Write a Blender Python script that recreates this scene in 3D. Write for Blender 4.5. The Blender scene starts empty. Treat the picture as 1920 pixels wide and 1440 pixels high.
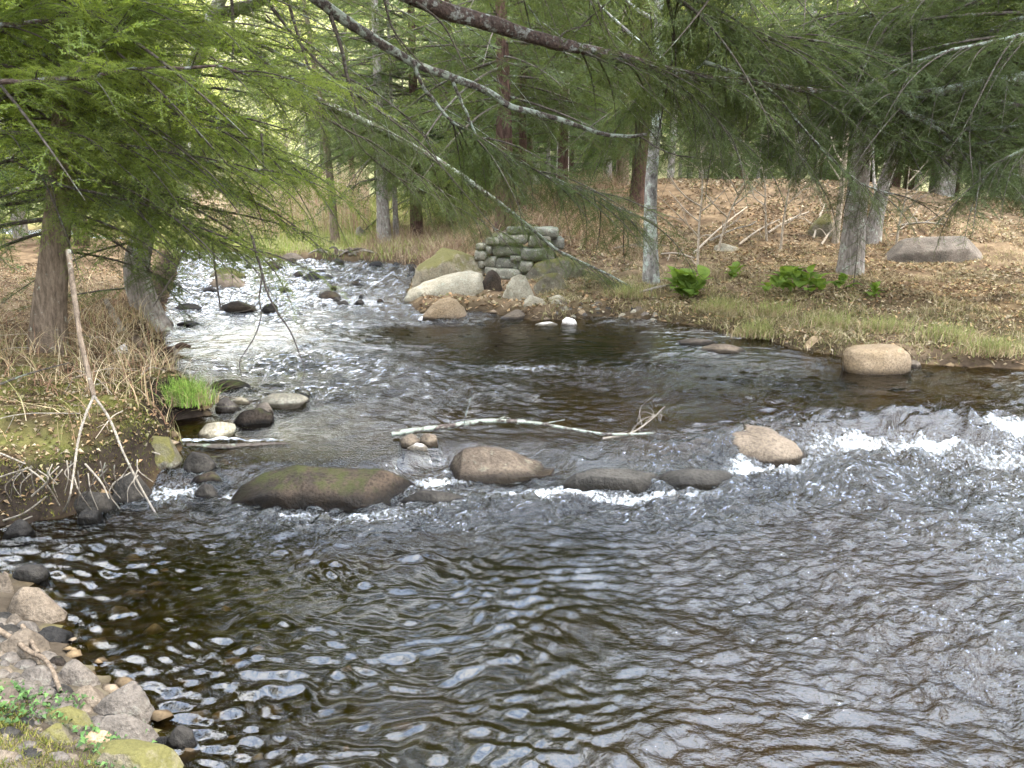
import bpy, math, random
import numpy as np
from mathutils import Vector, Matrix, Quaternion

R = math.radians
random.seed(5)
rng = np.random.default_rng(11)
scene = bpy.context.scene
col = scene.collection

# ------------------------------------------------------------------ camera
F = 1450.0                      # focal length in photo pixels (1920 wide)
CAM = np.array([0.0, 0.0, 2.6])
PITCH = R(14.24)
cd = bpy.data.cameras.new('camera')
cam = bpy.data.objects.new('camera', cd)
col.objects.link(cam)
cd.sensor_width = 36.0
cd.lens = 36.0 * F / 1920
cd.clip_start = 0.05
cd.clip_end = 1000
cam.location = CAM
cam.rotation_euler = (math.pi / 2 - PITCH, 0, 0)
scene.camera = cam

# ------------------------------------------------------------------ world, sun, exposure
SUN_DIR = Vector((0.62, -0.10, 0.86)).normalized()
w = bpy.data.worlds.new('World')
scene.world = w
w.use_nodes = True
wn = w.node_tree
wn.nodes.clear()
wo = wn.nodes.new('ShaderNodeOutputWorld')
bg = wn.nodes.new('ShaderNodeBackground')
sky = wn.nodes.new('ShaderNodeTexSky')
sky.sky_type = 'NISHITA'
sky.sun_disc = False
sky.sun_elevation = math.asin(SUN_DIR.z)
sky.sun_rotation = math.atan2(SUN_DIR.x, SUN_DIR.y)
tc = wn.nodes.new('ShaderNodeTexCoord')
mp = wn.nodes.new('ShaderNodeMapping')
mp.inputs['Scale'].default_value = (1.6, 1.6, 2.6)
mp.inputs['Rotation'].default_value = (0, 0, R(20))
mp.inputs['Location'].default_value = (0.9, 0.3, 0.2)
nz = wn.nodes.new('ShaderNodeTexNoise')
nz.inputs['Scale'].default_value = 1.5
nz.inputs['Detail'].default_value = 7
nz.inputs['Roughness'].default_value = 0.55
rp = wn.nodes.new('ShaderNodeValToRGB')
rp.color_ramp.elements[0].position = 0.33
rp.color_ramp.elements[1].position = 0.45
cl = wn.nodes.new('ShaderNodeMix')
cl.data_type = 'RGBA'
CLOUD = 82.0                    # cloud radiance before the 0.15 background strength
thin = wn.nodes.new('ShaderNodeMix')      # thin bluish veil to thick white cloud
thin.data_type = 'RGBA'
thin.inputs['A'].default_value = (CLOUD * 0.34, CLOUD * 0.48, CLOUD * 0.74, 1)
thin.inputs['B'].default_value = (CLOUD, CLOUD * 0.99, CLOUD * 0.97, 1)
rp2 = wn.nodes.new('ShaderNodeValToRGB')
rp2.color_ramp.elements[0].position = 0.42
rp2.color_ramp.elements[1].position = 0.58
L = wn.links.new
L(tc.outputs['Generated'], mp.inputs['Vector'])
L(mp.outputs['Vector'], nz.inputs['Vector'])
L(nz.outputs['Fac'], rp.inputs['Fac'])
L(rp.outputs['Color'], cl.inputs['Factor'])
L(nz.outputs['Fac'], rp2.inputs['Fac'])
L(rp2.outputs['Color'], thin.inputs['Factor'])
L(thin.outputs['Result'], cl.inputs['B'])
L(sky.outputs['Color'], cl.inputs['A'])
L(cl.outputs['Result'], bg.inputs['Color'])
bg.inputs['Strength'].default_value = 0.15
L(bg.outputs['Background'], wo.inputs['Surface'])

sd = bpy.data.lights.new('sun', 'SUN')
sd.energy = 5.0
sd.angle = R(0.6)
sd.color = (1.0, 0.94, 0.84)
so = bpy.data.objects.new('sun', sd)
col.objects.link(so)
so.location = (10, -5, 30)
so.rotation_euler = SUN_DIR.to_track_quat('Z', 'Y').to_euler()

vs = scene.view_settings
vs.view_transform = 'Standard'
vs.look = 'None'
vs.exposure = 0.4
vs.gamma = 1
vs.use_curve_mapping = False
cy = scene.cycles
cy.use_denoising = True
cy.max_bounces = 6
cy.diffuse_bounces = 3
cy.glossy_bounces = 3
cy.transmission_bounces = 4
cy.transparent_max_bounces = 8
cy.sample_clamp_indirect = 40.0
cy.caustics_reflective = False
cy.caustics_refractive = False

# ------------------------------------------------------------------ maths helpers
def ss(t):
    t = np.clip(t, 0, 1)
    return t * t * (3 - 2 * t)

_perm = np.random.default_rng(3).permutation(256)
_perm = np.concatenate([_perm, _perm]).astype(np.int64)
_g = np.random.default_rng(4).normal(size=(256, 3))
_g /= np.linalg.norm(_g, axis=1)[:, None]

def perlin(p):
    p = np.asarray(p, float)
    i = np.floor(p).astype(np.int64)
    f = p - i
    u = f * f * f * (f * (f * 6 - 15) + 10)
    i &= 255
    out = 0
    for dx in (0, 1):
        wx = u[:, 0] if dx else 1 - u[:, 0]
        for dy in (0, 1):
            wy = u[:, 1] if dy else 1 - u[:, 1]
            for dz in (0, 1):
                wz = u[:, 2] if dz else 1 - u[:, 2]
                h = _perm[_perm[_perm[(i[:, 0] + dx) & 255] + ((i[:, 1] + dy) & 255)] + ((i[:, 2] + dz) & 255)]
                g = _g[h]
                d = g[:, 0] * (f[:, 0] - dx) + g[:, 1] * (f[:, 1] - dy) + g[:, 2] * (f[:, 2] - dz)
                out = out + wx * wy * wz * d
    return out * 1.4

def fbm(p, octv=4, gain=0.5):
    p = np.asarray(p, float)
    a, s, o = 1.0, 1.0, 0
    for k in range(octv):
        o = o + a * perlin(p * s + 17.3 * k)
        a *= gain
        s *= 2.03
    return o

def noise2(x, y, sc, octv=3, off=0.0):
    return fbm(np.stack([np.ravel(x) * sc + off, np.ravel(y) * sc - off, np.full(np.size(x), 0.37 + off)], 1), octv).reshape(np.shape(x))

CP, SP = math.cos(PITCH), math.sin(PITCH)

def ray(px, py):
    a, b = (px - 960) / F, (720 - py) / F
    return np.array([a, b * SP + CP, b * CP - SP])

def at(px, py, Y):
    d = ray(px, py)
    return CAM + d * (Y / d[1])

# ------------------------------------------------------------------ water level and ground
def weir_y(x):
    return np.interp(x, [-4, -2.6, -1.2, -0.65, 0.2, 0.6, 1.4, 2.2, 2.9, 4, 7], [6.35, 6.3, 6.45, 6.95, 6.95, 6.6, 6.6, 6.8, 7.2, 7.5, 7.7])

def zw(x, y):
    x, y = np.asarray(x, float), np.asarray(y, float)
    step = 0.16 * ss((y - weir_y(x)) / 0.35)
    return step + np.interp(y, [6.5, 11, 14, 23, 30, 60], [0, 0.05, 0.12, 0.36, 0.5, 0.6])

def hit(px, py, fn=zw, tmax=160):
    d = ray(px, py)
    t = np.linspace(0.5, 14, 2600) ** 1.0
    t = np.concatenate([t, np.linspace(14, tmax, 5000)[1:]])
    P = CAM + d[None] * t[:, None]
    k = np.argmax(P[:, 2] < fn(P[:, 0], P[:, 1]))
    return P[k]

def W(px, py):
    p = hit(px, py)
    return (p[0], p[1])

LEFT = [(-1.15, -8), (-1.2, 1.5)] + [W(*p) for p in
        [(345, 1440), (300, 1340), (250, 1290), (150, 1210), (110, 1150), (60, 1075), (-60, 1045), (-70, 1000), (100, 978), (200, 948),
         (285, 915), (325, 870), (345, 825), (325, 790), (390, 782), (402, 758), (330, 725), (335, 700), (318, 660), (298, 620), (312, 580), (328, 535),
         (335, 505), (345, 480)]] + [(-20, 29), (-40, 33)]
FAR = [(-40, 45), (-20, 36)] + [W(*p) for p in [(385, 474), (470, 477), (525, 487), (600, 490), (650, 491), (740, 494), (795, 502), (765, 535), (755, 568),
        (800, 596), (905, 584), (1000, 602), (1080, 596), (1150, 592), (1270, 606), (1400, 627), (1475, 652), (1600, 674), (1750, 684), (1920, 694)]] + \
       [(9.6, 9.7), (10.5, 6), (11, 0), (11, -8)]
POLY = np.array(LEFT + FAR)

def sdist(x, y):
    """signed distance to the waterline, positive on land"""
    shp = np.shape(x)
    P = np.stack([np.ravel(x), np.ravel(y)], 1).astype(float)
    A = POLY
    B = np.roll(POLY, -1, 0)
    out = np.empty(len(P))
    for s in range(0, len(P), 40000):
        p = P[s:s + 40000]
        e = B - A
        v = p[:, None, :] - A[None]
        t = np.clip((v * e).sum(2) / (e * e).sum(1), 0, 1)
        dd = v - e[None] * t[..., None]
        dist = np.sqrt((dd * dd).sum(2).min(1))
        c = ((A[None, :, 1] > p[:, None, 1]) != (B[None, :, 1] > p[:, None, 1])) & \
            (p[:, None, 0] < (e[None, :, 0]) * (p[:, None, 1] - A[None, :, 1]) / np.where(np.abs(e[None, :, 1]) < 1e-9, 1e-9, e[None, :, 1]) + A[None, :, 0])
        inside = c.sum(1) % 2 == 1
        out[s:s + 40000] = np.where(inside, -dist, dist)
    return out.reshape(shp)

def xc(y):
    return np.interp(y, [0, 3, 6, 12, 17, 22, 26, 34, 45], [2, 1, 0.6, 0, -3.5, -6, -12, -26, -40])

def ground(x, y, d=None):
    x, y = np.asarray(x, float), np.asarray(y, float)
    if d is None:
        d = sdist(x, y)
    wl = zw(x, y)
    n1 = noise2(x, y, 0.35, 3, 3.1)
    n2 = noise2(x, y, 1.7, 3, 9.2)
    bed = wl - 0.07 - 0.38 * ss(-d / 2.2) + 0.06 * n2
    left = ss((xc(y) - x) / 1.0 + 0.5)
    up = ss((y - 5.2) / 0.5)                               # the high left bank starts where the gravel ends
    lb = up * (0.40 * ss(d / 0.35) + 0.10 * ss((d - 0.3) / 2.0) + 0.03 * d) + (1 - up) * (0.20 * ss(d / 0.8) + 0.10 * d)
    hc = np.interp(x, [-14, -8, -4, 1, 3, 6, 11, 14, 20], [0.5, 0.7, 1.2, 1.5, 1.6, 1.75, 1.7, 1.2, 1.0])
    y0 = np.interp(x, [-8, -2, 2, 6, 12], [25, 24.5, 18.5, 18.0, 17.0])
    hill = hc * ss((y - y0) / 8.5) * (1 - 0.25 * ss((y - 30) / 10))
    rb = 0.18 * ss(d / 0.35) + 0.16 * ss((d - 0.5) / 1.6) + 0.02 * np.minimum(d, 8) + hill
    land = wl + lb * left + rb * (1 - left) + 0.07 * n1 * ss(d / 1.5) + (0.04 + 0.05 * ss((d - 0.3) / 0.6) * (1 - ss((d - 4) / 2))) * n2 * ss(d / 0.3)
    far = 0.30 * np.maximum(y - 48, 0) * ss((y - 48) / 25) + 0.12 * np.maximum(np.abs(x) - 25, 0)
    mound = 0.95 * np.exp(-((x - 0.15) / 1.7) ** 2 - ((y - 20.0) / 1.5) ** 2)
    land = land + far + mound
    return np.where(d < 0, bed, land)

def G(px, py):
    return hit(px, py, ground)

def gz(x, y):
    return float(ground(np.array([x]), np.array([y]))[0])

# ------------------------------------------------------------------ object helpers
def mesh(name, V, Fc, mats, attrs=None, matidx=None, smooth=True):
    V = np.asarray(V, np.float32)
    me = bpy.data.meshes.new(name)
    if not isinstance(Fc, list):
        Fc = [Fc]
    Fc = [np.asarray(f, np.int32) for f in Fc if len(f)]
    nl = sum(f.size for f in Fc)
    nf = sum(len(f) for f in Fc)
    me.vertices.add(len(V))
    me.vertices.foreach_set('co', V.ravel())
    me.loops.add(nl)
    me.loops.foreach_set('vertex_index', np.concatenate([f.ravel() for f in Fc]))
    me.polygons.add(nf)
    tot = np.concatenate([np.full(len(f), f.shape[1], np.int32) for f in Fc])
    st = np.concatenate([[0], np.cumsum(tot)[:-1]]).astype(np.int32)
    me.polygons.foreach_set('loop_start', st)
    me.polygons.foreach_set('loop_total', tot)
    if smooth:
        me.polygons.foreach_set('use_smooth', np.ones(nf, bool))
    if not isinstance(mats, (list, tuple)):
        mats = [mats]
    for m in mats:
        me.materials.append(m)
    if matidx is not None:
        me.polygons.foreach_set('material_index', np.asarray(matidx, np.int32))
    for k, v in (attrs or {}).items():
        v = np.asarray(v, np.float32)
        if v.ndim == 1:
            a = me.attributes.new(k, 'FLOAT', 'POINT')
            a.data.foreach_set('value', v)
        else:
            a = me.attributes.new(k, 'FLOAT_COLOR', 'POINT')
            c = np.ones((len(v), 4), np.float32)
            c[:, :3] = v
            a.data.foreach_set('color', c.ravel())
    me.update()
    me.validate()
    return me

def obj(name, me, parent=None, loc=None, label=None, cat=None, group=None, kind=None):
    o = bpy.data.objects.new(name, me)
    col.objects.link(o)
    if parent is not None:
        o.parent = parent
    if loc is not None:
        o.location = loc
    tag(o, label, cat, group, kind)
    return o

def tag(o, label=None, cat=None, group=None, kind=None):
    if label: o['label'] = label
    if cat: o['category'] = cat
    if group: o['group'] = group
    if kind: o['kind'] = kind

def empty(name, loc, label, cat, group=None):
    o = obj(name, None, None, loc, label, cat, group)
    o.empty_display_size = 0.2
    return o

class MB:
    def __init__(s):
        s.v, s.f3, s.f4, s.n, s.c = [], [], [], 0, []
    def add(s, V, f, c=None):
        V = np.asarray(V, float)
        f = np.asarray(f, int)
        s.v.append(V)
        (s.f4 if f.shape[1] == 4 else s.f3).append(f + s.n)
        s.n += len(V)
        if c is not None:
            s.c.append(np.broadcast_to(np.asarray(c, float), (len(V), 3)))
    def mesh(s, name, mats, smooth=True):
        fs = []
        if s.f3: fs.append(np.concatenate(s.f3))
        if s.f4: fs.append(np.concatenate(s.f4))
        return mesh(name, np.concatenate(s.v), fs, mats, {'Col': np.concatenate(s.c)} if s.c else None, smooth=smooth)

def smooth_path(P, n):
    """Catmull-Rom through the points"""
    P = np.asarray(P, float)
    if len(P) < 3:
        t = np.linspace(0, 1, n)[:, None]
        return P[0] * (1 - t) + P[-1] * t
    Q = np.vstack([2 * P[0] - P[1], P, 2 * P[-1] - P[-2]])
    t = np.linspace(0, len(P) - 1 - 1e-6, n)
    i = t.astype(int)
    u = (t - i)[:, None]
    a, b, c, d = Q[i], Q[i + 1], Q[i + 2], Q[i + 3]
    return 0.5 * ((2 * b) + (-a + c) * u + (2 * a - 5 * b + 4 * c - d) * u * u + (-a + 3 * b - 3 * c + d) * u ** 3)

def tube(P, r, sides=6, rough=0.0, seed=0, cap=True):
    P = np.asarray(P, float)
    n = len(P)
    r = np.broadcast_to(np.asarray(r, float), (n,))
    T = np.gradient(P, axis=0)
    T /= np.linalg.norm(T, axis=1)[:, None] + 1e-9
    ref = np.array([0.0, 0, 1]) if abs(T[:, 2]).mean() < 0.8 else np.array([1.0, 0, 0])
    A = np.cross(T, ref)
    A /= np.linalg.norm(A, axis=1)[:, None] + 1e-9
    B = np.cross(T, A)
    th = np.arange(sides) * 2 * math.pi / sides
    ring = A[:, None] * np.cos(th)[None, :, None] + B[:, None] * np.sin(th)[None, :, None]
    rr = np.repeat(r[:, None], sides, 1)
    if rough:
        q = (P[:, None] + ring * rr[..., None]).reshape(-1, 3)
        rr = rr * (1 + rough * fbm(q * (0.35 / max(r.max(), 1e-3)) * np.array([1, 1, 0.35]) + seed, 3).reshape(n, sides))
    V = (P[:, None] + ring * rr[..., None]).reshape(-1, 3)
    i = np.arange(n - 1)[:, None] * sides
    j = np.arange(sides)[None]
    k = (j + 1) % sides
    f = np.stack([i + j, i + k, i + sides + k, i + sides + j], -1).reshape(-1, 4)
    return V, f

# ------------------------------------------------------------------ materials
def nodes(name):
    m = bpy.data.materials.new(name)
    m.use_nodes = True
    nt = m.node_tree
    nt.nodes.clear()
    o = nt.nodes.new('ShaderNodeOutputMaterial')
    return m, nt, o

def N(nt, t, **kw):
    n = nt.nodes.new('ShaderNode' + t)
    for k, v in kw.items():
        k2 = k.replace('_', ' ')
        if k2 in n.inputs: n.inputs[k2].default_value = v
        else: setattr(n, k, v)
    return n

def ramp(nt, fac, stops):
    r = nt.nodes.new('ShaderNodeValToRGB')
    e = r.color_ramp.elements
    while len(e) < len(stops): e.new(0.5)
    for i, (p, c) in enumerate(stops):
        e[i].position = p
        e[i].color = (*c, 1) if len(c) == 3 else c
    nt.links.new(fac, r.inputs['Fac'])
    return r.outputs['Color']

def mix(nt, f, a, b, bt='MIX'):
    m = nt.nodes.new('ShaderNodeMix')
    m.data_type = 'RGBA'
    m.blend_type = bt
    for s, v in (('Factor', f), ('A', a), ('B', b)):
        if hasattr(v, 'is_output'): nt.links.new(v, m.inputs[s])
        elif s == 'Factor': m.inputs[s].default_value = v
        else: m.inputs[s].default_value = (*v, 1)
    return m.outputs['Result']

def mth(nt, op, a, b=0.0, clamp=False):
    m = nt.nodes.new('ShaderNodeMath')
    m.operation = op
    m.use_clamp = clamp
    for i, v in enumerate((a, b)):
        if hasattr(v, 'is_output'): nt.links.new(v, m.inputs[i])
        else: m.inputs[i].default_value = v
    return m.outputs[0]

def noise_node(nt, scale, detail=5, rough=0.6, vec=None, stretch=None):
    t = nt.nodes.new('ShaderNodeTexCoord')
    v = t.outputs['Object']
    if stretch:
        mpn = nt.nodes.new('ShaderNodeMapping')
        mpn.inputs['Scale'].default_value = stretch
        nt.links.new(v, mpn.inputs['Vector'])
        v = mpn.outputs['Vector']
    n = nt.nodes.new('ShaderNodeTexNoise')
    n.inputs['Scale'].default_value = scale
    n.inputs['Detail'].default_value = detail
    n.inputs['Roughness'].default_value = rough
    nt.links.new(v, n.inputs['Vector'])
    return n.outputs['Fac']

def bump(nt, h, strength, dist=0.02):
    b = nt.nodes.new('ShaderNodeBump')
    b.inputs['Strength'].default_value = strength
    b.inputs['Distance'].default_value = dist
    nt.links.new(h, b.inputs['Height'])
    return b.outputs['Normal']

def principled(nt, o, colr, rough=0.85, normal=None, spec=0.3):
    p = nt.nodes.new('ShaderNodeBsdfPrincipled')
    if hasattr(colr, 'is_output'): nt.links.new(colr, p.inputs['Base Color'])
    else: p.inputs['Base Color'].default_value = (*colr, 1)
    if hasattr(rough, 'is_output'): nt.links.new(rough, p.inputs['Roughness'])
    else: p.inputs['Roughness'].default_value = rough
    p.inputs['Specular IOR Level'].default_value = spec
    if normal is not None: nt.links.new(normal, p.inputs['Normal'])
    nt.links.new(p.outputs[0], o.inputs['Surface'])
    return p

def rock_mat(name, c1, c2, moss=0.0, mossc=(0.07, 0.085, 0.02), speck=0.35, lichen=0.0):
    m, nt, o = nodes(name)
    a = noise_node(nt, 3.0, 6)
    b = noise_node(nt, 38, 4, 0.7)
    c = ramp(nt, a, [(0.32, c1), (0.68, c2)])
    sp = ramp(nt, b, [(0.36, (1 - speck,) * 3), (0.5, (1, 1, 1)), (0.68, (1 + speck * 0.7,) * 3)])
    c = mix(nt, 1.0, c, sp, 'MULTIPLY')
    oi = nt.nodes.new('ShaderNodeObjectInfo')
    c = mix(nt, 1.0, c, ramp(nt, oi.outputs['Random'], [(0.0, (0.72, 0.72, 0.74)), (0.5, (1.0, 0.98, 0.95)), (1.0, (1.22, 1.17, 1.10))]), 'MULTIPLY')
    if lichen:
        lf = ramp(nt, noise_node(nt, 9, 5, 0.7), [(0.56, (0, 0, 0)), (0.64, (lichen,) * 3)])
        c = mix(nt, lf, c, (0.34, 0.36, 0.27))
    if moss:
        g = nt.nodes.new('ShaderNodeNewGeometry')
        sx = nt.nodes.new('ShaderNodeSeparateXYZ')
        nt.links.new(g.outputs['Normal'], sx.inputs[0])
        f = mth(nt, 'ADD', mth(nt, 'MULTIPLY', sx.outputs['Z'], 0.5), mth(nt, 'MULTIPLY', noise_node(nt, 5, 5, 0.7), 1.2))
        f = mth(nt, 'MULTIPLY', mth(nt, 'SUBTRACT', f, 1.25 - moss), 5.0, True)
        mc = mix(nt, noise_node(nt, 60, 3), tuple(0.55 * x for x in mossc), tuple(1.5 * x for x in mossc))
        c = mix(nt, f, c, mc)
    at_ = nt.nodes.new('ShaderNodeAttribute')
    at_.attribute_name = 'wet'
    wet = mth(nt, 'MULTIPLY', mth(nt, 'ADD', at_.outputs['Fac'], mth(nt, 'SUBTRACT', a, 0.5)), 1.3, True)
    wet = mth(nt, 'MULTIPLY', wet, at_.outputs['Fac'], True)
    c = mix(nt, wet, c, mix(nt, 1.0, c, (0.16, 0.145, 0.115), 'MULTIPLY'))
    h = mth(nt, 'ADD', mth(nt, 'MULTIPLY', b, 0.4), noise_node(nt, 11, 6, 0.65))
    principled(nt, o, c, mth(nt, 'SUBTRACT', 0.88, mth(nt, 'MULTIPLY', wet, 0.55)), bump(nt, h, 0.8, 0.035), 0.10)
    return m

def bark_mat(name, c1, c2, lichen=0.0, lc=(0.42, 0.45, 0.36), st=(1, 1, 0.22), scale=22, lsc=7):
    m, nt, o = nodes(name)
    a = noise_node(nt, scale, 6, 0.7, stretch=st)
    c = ramp(nt, a, [(0.35, c1), (0.65, c2)])
    if lichen:
        lf = ramp(nt, noise_node(nt, lsc, 6, 0.7), [(0.64 - 0.3 * lichen, (0, 0, 0)), (0.74 - 0.3 * lichen, (0.85,) * 3)])
        lcn = mix(nt, noise_node(nt, 40, 3), tuple(0.7 * x for x in lc), tuple(1.2 * x for x in lc))
        c = mix(nt, lf, c, lcn)
    principled(nt, o, c, 0.9, bump(nt, a, 0.9, 0.04), 0.04)
    return m

def leaf_mat(name, c1, c2, trans=0.45, objvar=True, tw=1.2):
    m, nt, o = nodes(name)
    oi = nt.nodes.new('ShaderNodeObjectInfo')
    a = noise_node(nt, 9.0, 3, 0.7)
    f = mth(nt, 'ADD', mth(nt, 'MULTIPLY', oi.outputs['Random'], 0.5), mth(nt, 'MULTIPLY', mth(nt, 'SUBTRACT', a, 0.3), 1.6), True)
    c = mix(nt, f, c1, c2)
    d = nt.nodes.new('ShaderNodeBsdfDiffuse')
    t = nt.nodes.new('ShaderNodeBsdfTranslucent')
    g = nt.nodes.new('ShaderNodeBsdfGlossy')
    g.inputs['Roughness'].default_value = 0.45
    g.inputs['Color'].default_value = (0.55, 0.58, 0.55, 1)
    nt.links.new(c, d.inputs['Color'])
    nt.links.new(mix(nt, 1.0, c, (1.25 * tw, 1.2 * tw, 0.6 * tw), 'MULTIPLY'), t.inputs['Color'])
    x = nt.nodes.new('ShaderNodeMixShader')
    x.inputs[0].default_value = trans
    nt.links.new(d.outputs[0], x.inputs[1])
    nt.links.new(t.outputs[0], x.inputs[2])
    y = nt.nodes.new('ShaderNodeMixShader')
    y.inputs[0].default_value = 0.012
    nt.links.new(x.outputs[0], y.inputs[1])
    nt.links.new(g.outputs[0], y.inputs[2])
    nt.links.new(y.outputs[0], o.inputs['Surface'])
    return m

def col_mat(name, rough=0.9, trans=0.0, nscale=30, spec=0.15, bmp=0.0):
    m, nt, o = nodes(name)
    at_ = nt.nodes.new('ShaderNodeAttribute')
    at_.attribute_name = 'Col'
    c = at_.outputs['Color']
    a = noise_node(nt, nscale, 5, 0.7)
    c = mix(nt, 1.0, c, ramp(nt, a, [(0.3, (0.6,) * 3), (0.7, (1.4,) * 3)]), 'MULTIPLY')
    p = principled(nt, o, c, rough, bump(nt, a, bmp, 0.03) if bmp else None, spec)
    if trans:
        t = nt.nodes.new('ShaderNodeBsdfTranslucent')
        nt.links.new(c, t.inputs['Color'])
        x = nt.nodes.new('ShaderNodeMixShader')
        x.inputs[0].default_value = trans
        nt.links.new(p.outputs[0], x.inputs[1])
        nt.links.new(t.outputs[0], x.inputs[2])
        nt.links.new(x.outputs[0], o.inputs['Surface'])
    return m

M_PALE = rock_mat('pale granite', (0.165, 0.145, 0.105), (0.28, 0.25, 0.185), lichen=0.3)
M_GOLD = rock_mat('golden granite', (0.19, 0.135, 0.075), (0.29, 0.215, 0.135))
M_GREY = rock_mat('grey stone', (0.062, 0.053, 0.043), (0.145, 0.122, 0.10), lichen=0.12)
M_BROWN = rock_mat('brown stone', (0.062, 0.049, 0.036), (0.140, 0.112, 0.083))
M_DARK = rock_mat('dark wet stone', (0.012, 0.011, 0.010), (0.042, 0.038, 0.032))
M_MOSSY = rock_mat('mossy stone', (0.08, 0.068, 0.048), (0.175, 0.15, 0.105), moss=0.50, mossc=(0.085, 0.075, 0.026), lichen=0.25)
M_MOSSD = rock_mat('dark mossy stone', (0.014, 0.012, 0.010), (0.046, 0.034, 0.024), moss=0.26, mossc=(0.030, 0.031, 0.011), speck=0.5)
M_WALL = rock_mat('wall stone', (0.085, 0.085, 0.066), (0.22, 0.20, 0.155), moss=0.18, mossc=(0.07, 0.085, 0.045), lichen=0.4)
M_MIDR = rock_mat('midstream rock', (0.040, 0.031, 0.023), (0.105, 0.082, 0.060), lichen=0.1)
M_LEDGE = rock_mat('wet ledge stone', (0.030, 0.028, 0.024), (0.075, 0.068, 0.058))
M_EARTH = rock_mat('packed earth', (0.06, 0.042, 0.027), (0.14, 0.10, 0.065), moss=0.2)
M_WHITE = rock_mat('white quartz', (0.50, 0.45, 0.40), (0.66, 0.62, 0.56))

B_GREY = bark_mat('grey bark', (0.10, 0.085, 0.07), (0.32, 0.28, 0.24), 0.30)
B_RED = bark_mat('red brown hemlock bark', (0.032, 0.020, 0.015), (0.105, 0.064, 0.047))
B_BROWN = bark_mat('brown bark', (0.075, 0.055, 0.038), (0.22, 0.165, 0.115), 0.1)
B_BIRCH = bark_mat('lichen covered pale bark', (0.07, 0.062, 0.052), (0.25, 0.225, 0.195), 0.50, (0.36, 0.39, 0.32), st=(1, 1, 0.5), scale=14, lsc=5)
B_LIMB = bark_mat('lichened limb bark', (0.032, 0.026, 0.022), (0.12, 0.095, 0.08), 0.62, (0.30, 0.33, 0.26), st=(1, 1, 1), scale=26, lsc=9)
B_LIMBR = bark_mat('red limb bark', (0.034, 0.025, 0.021), (0.115, 0.080, 0.064), 0.40, (0.30, 0.31, 0.27), st=(1, 1, 1), scale=24, lsc=8)
B_TWIG = bark_mat('dark twig bark', (0.04, 0.032, 0.025), (0.12, 0.10, 0.08), 0.25, (0.22, 0.25, 0.18), st=(1, 1, 1))
B_PALE = bark_mat('pale sapling bark', (0.25, 0.20, 0.145), (0.42, 0.35, 0.265), st=(1, 1, 0.5))
B_DEAD = bark_mat('weathered dead wood', (0.13, 0.105, 0.08), (0.31, 0.27, 0.21), st=(1, 1, 1))
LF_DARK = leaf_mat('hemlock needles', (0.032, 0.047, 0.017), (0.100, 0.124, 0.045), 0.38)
LF_BRIGHT = leaf_mat('hemlock needles with painted sun', (0.072, 0.108, 0.024), (0.190, 0.235, 0.055), 0.52, tw=1.35)  # lighter copy of the hemlock needles, sunlight put into the colour
LF_FAR = leaf_mat('forest needles', (0.028, 0.048, 0.018), (0.085, 0.12, 0.042), 0.35)
LF_BUD = leaf_mat('young spring leaves', (0.19, 0.23, 0.07), (0.36, 0.36, 0.15), 0.5)
LF_PLANT = leaf_mat('hellebore leaves', (0.075, 0.13, 0.022), (0.175, 0.245, 0.05), 0.4)
M_STRAW = col_mat('dry stems', 0.9, 0.2, 8, 0.05)
M_LITTER = col_mat('fallen leaves', 0.85, 0.15, 25, 0.05)
M_GROUND = col_mat('soil and litter', 1.0, 0, 9, 0.0, 0.7)

# ------------------------------------------------------------------ terrain
def spread(lo, hi, a, b, step, g=1.09):
    v = list(np.arange(a, b, step))
    s, x = step, v[-1]
    while x < hi:
        s *= g
        x += s
        v.append(x)
    s, x = step, a
    while x > lo:
        s *= g
        x -= s
        v.insert(0, x)
    return np.array(v)

gx = spread(-190, 190, -13, 15, 0.125)
gy = spread(-60, 240, 1.5, 31, 0.105)
X, Y = np.meshgrid(gx, gy)
D = sdist(X, Y)
Z = ground(X, Y, D)
V = np.stack([X.ravel(), Y.ravel(), Z.ravel()], 1)
ny, nx = X.shape
i = (np.arange(ny - 1)[:, None] * nx + np.arange(nx - 1)[None]).ravel()
Fq = np.stack([i, i + 1, i + nx + 1, i + nx], 1)

def lerp(a, b, t):
    return np.asarray(a) * (1 - t[..., None]) + np.asarray(b) * t[..., None]

na = noise2(X, Y, 0.8, 4, 1.0)
nb = noise2(X, Y, 2.6, 4, 5.0)
nc = noise2(X, Y, 0.3, 3, 8.0)
C = lerp((0.070, 0.046, 0.028), (0.165, 0.115, 0.068), ss(nb * 0.7 + 0.5))
leftw = ss((xc(Y) - X) + 0.5)
grassy = ss(0.5 + na * 0.9) * (1 - ss((D - 2.0) / 2.5)) * (1 - leftw)
C = lerp(C, np.array((0.075, 0.058, 0.028)), 0.8 * grassy)
meadow = ss((Y - 23) / 2) * ss((-1.5 - X) / 3) * (1 - ss((Y - 60) / 20))
C = lerp(C, np.array((0.23, 0.22, 0.07)), 0.8 * meadow)
C = lerp(C, np.array((0.26, 0.25, 0.13)), 0.7 * ss((Y - 34) / 10))
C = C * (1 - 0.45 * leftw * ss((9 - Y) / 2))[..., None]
mossy = ss(0.5 + nb) * leftw * (1 - ss((D - 2.0) / 1.0)) * (1 - ss((Y - 8) / 2))
C = lerp(C, np.array((0.10, 0.10, 0.025)), 0.8 * mossy)
edge = (1 - ss((D - 0.06 - 0.22 * leftw) / 0.25)) * (0.7 + 0.3 * leftw) * (1 - leftw * (1 - ss((Y - 5.0) / 0.5)))
C = lerp(C, np.array((0.020, 0.015, 0.011)), edge)
gravel = leftw * (1 - ss((Y - 5.0) / 0.5)) * ss(D / 0.1)
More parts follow.
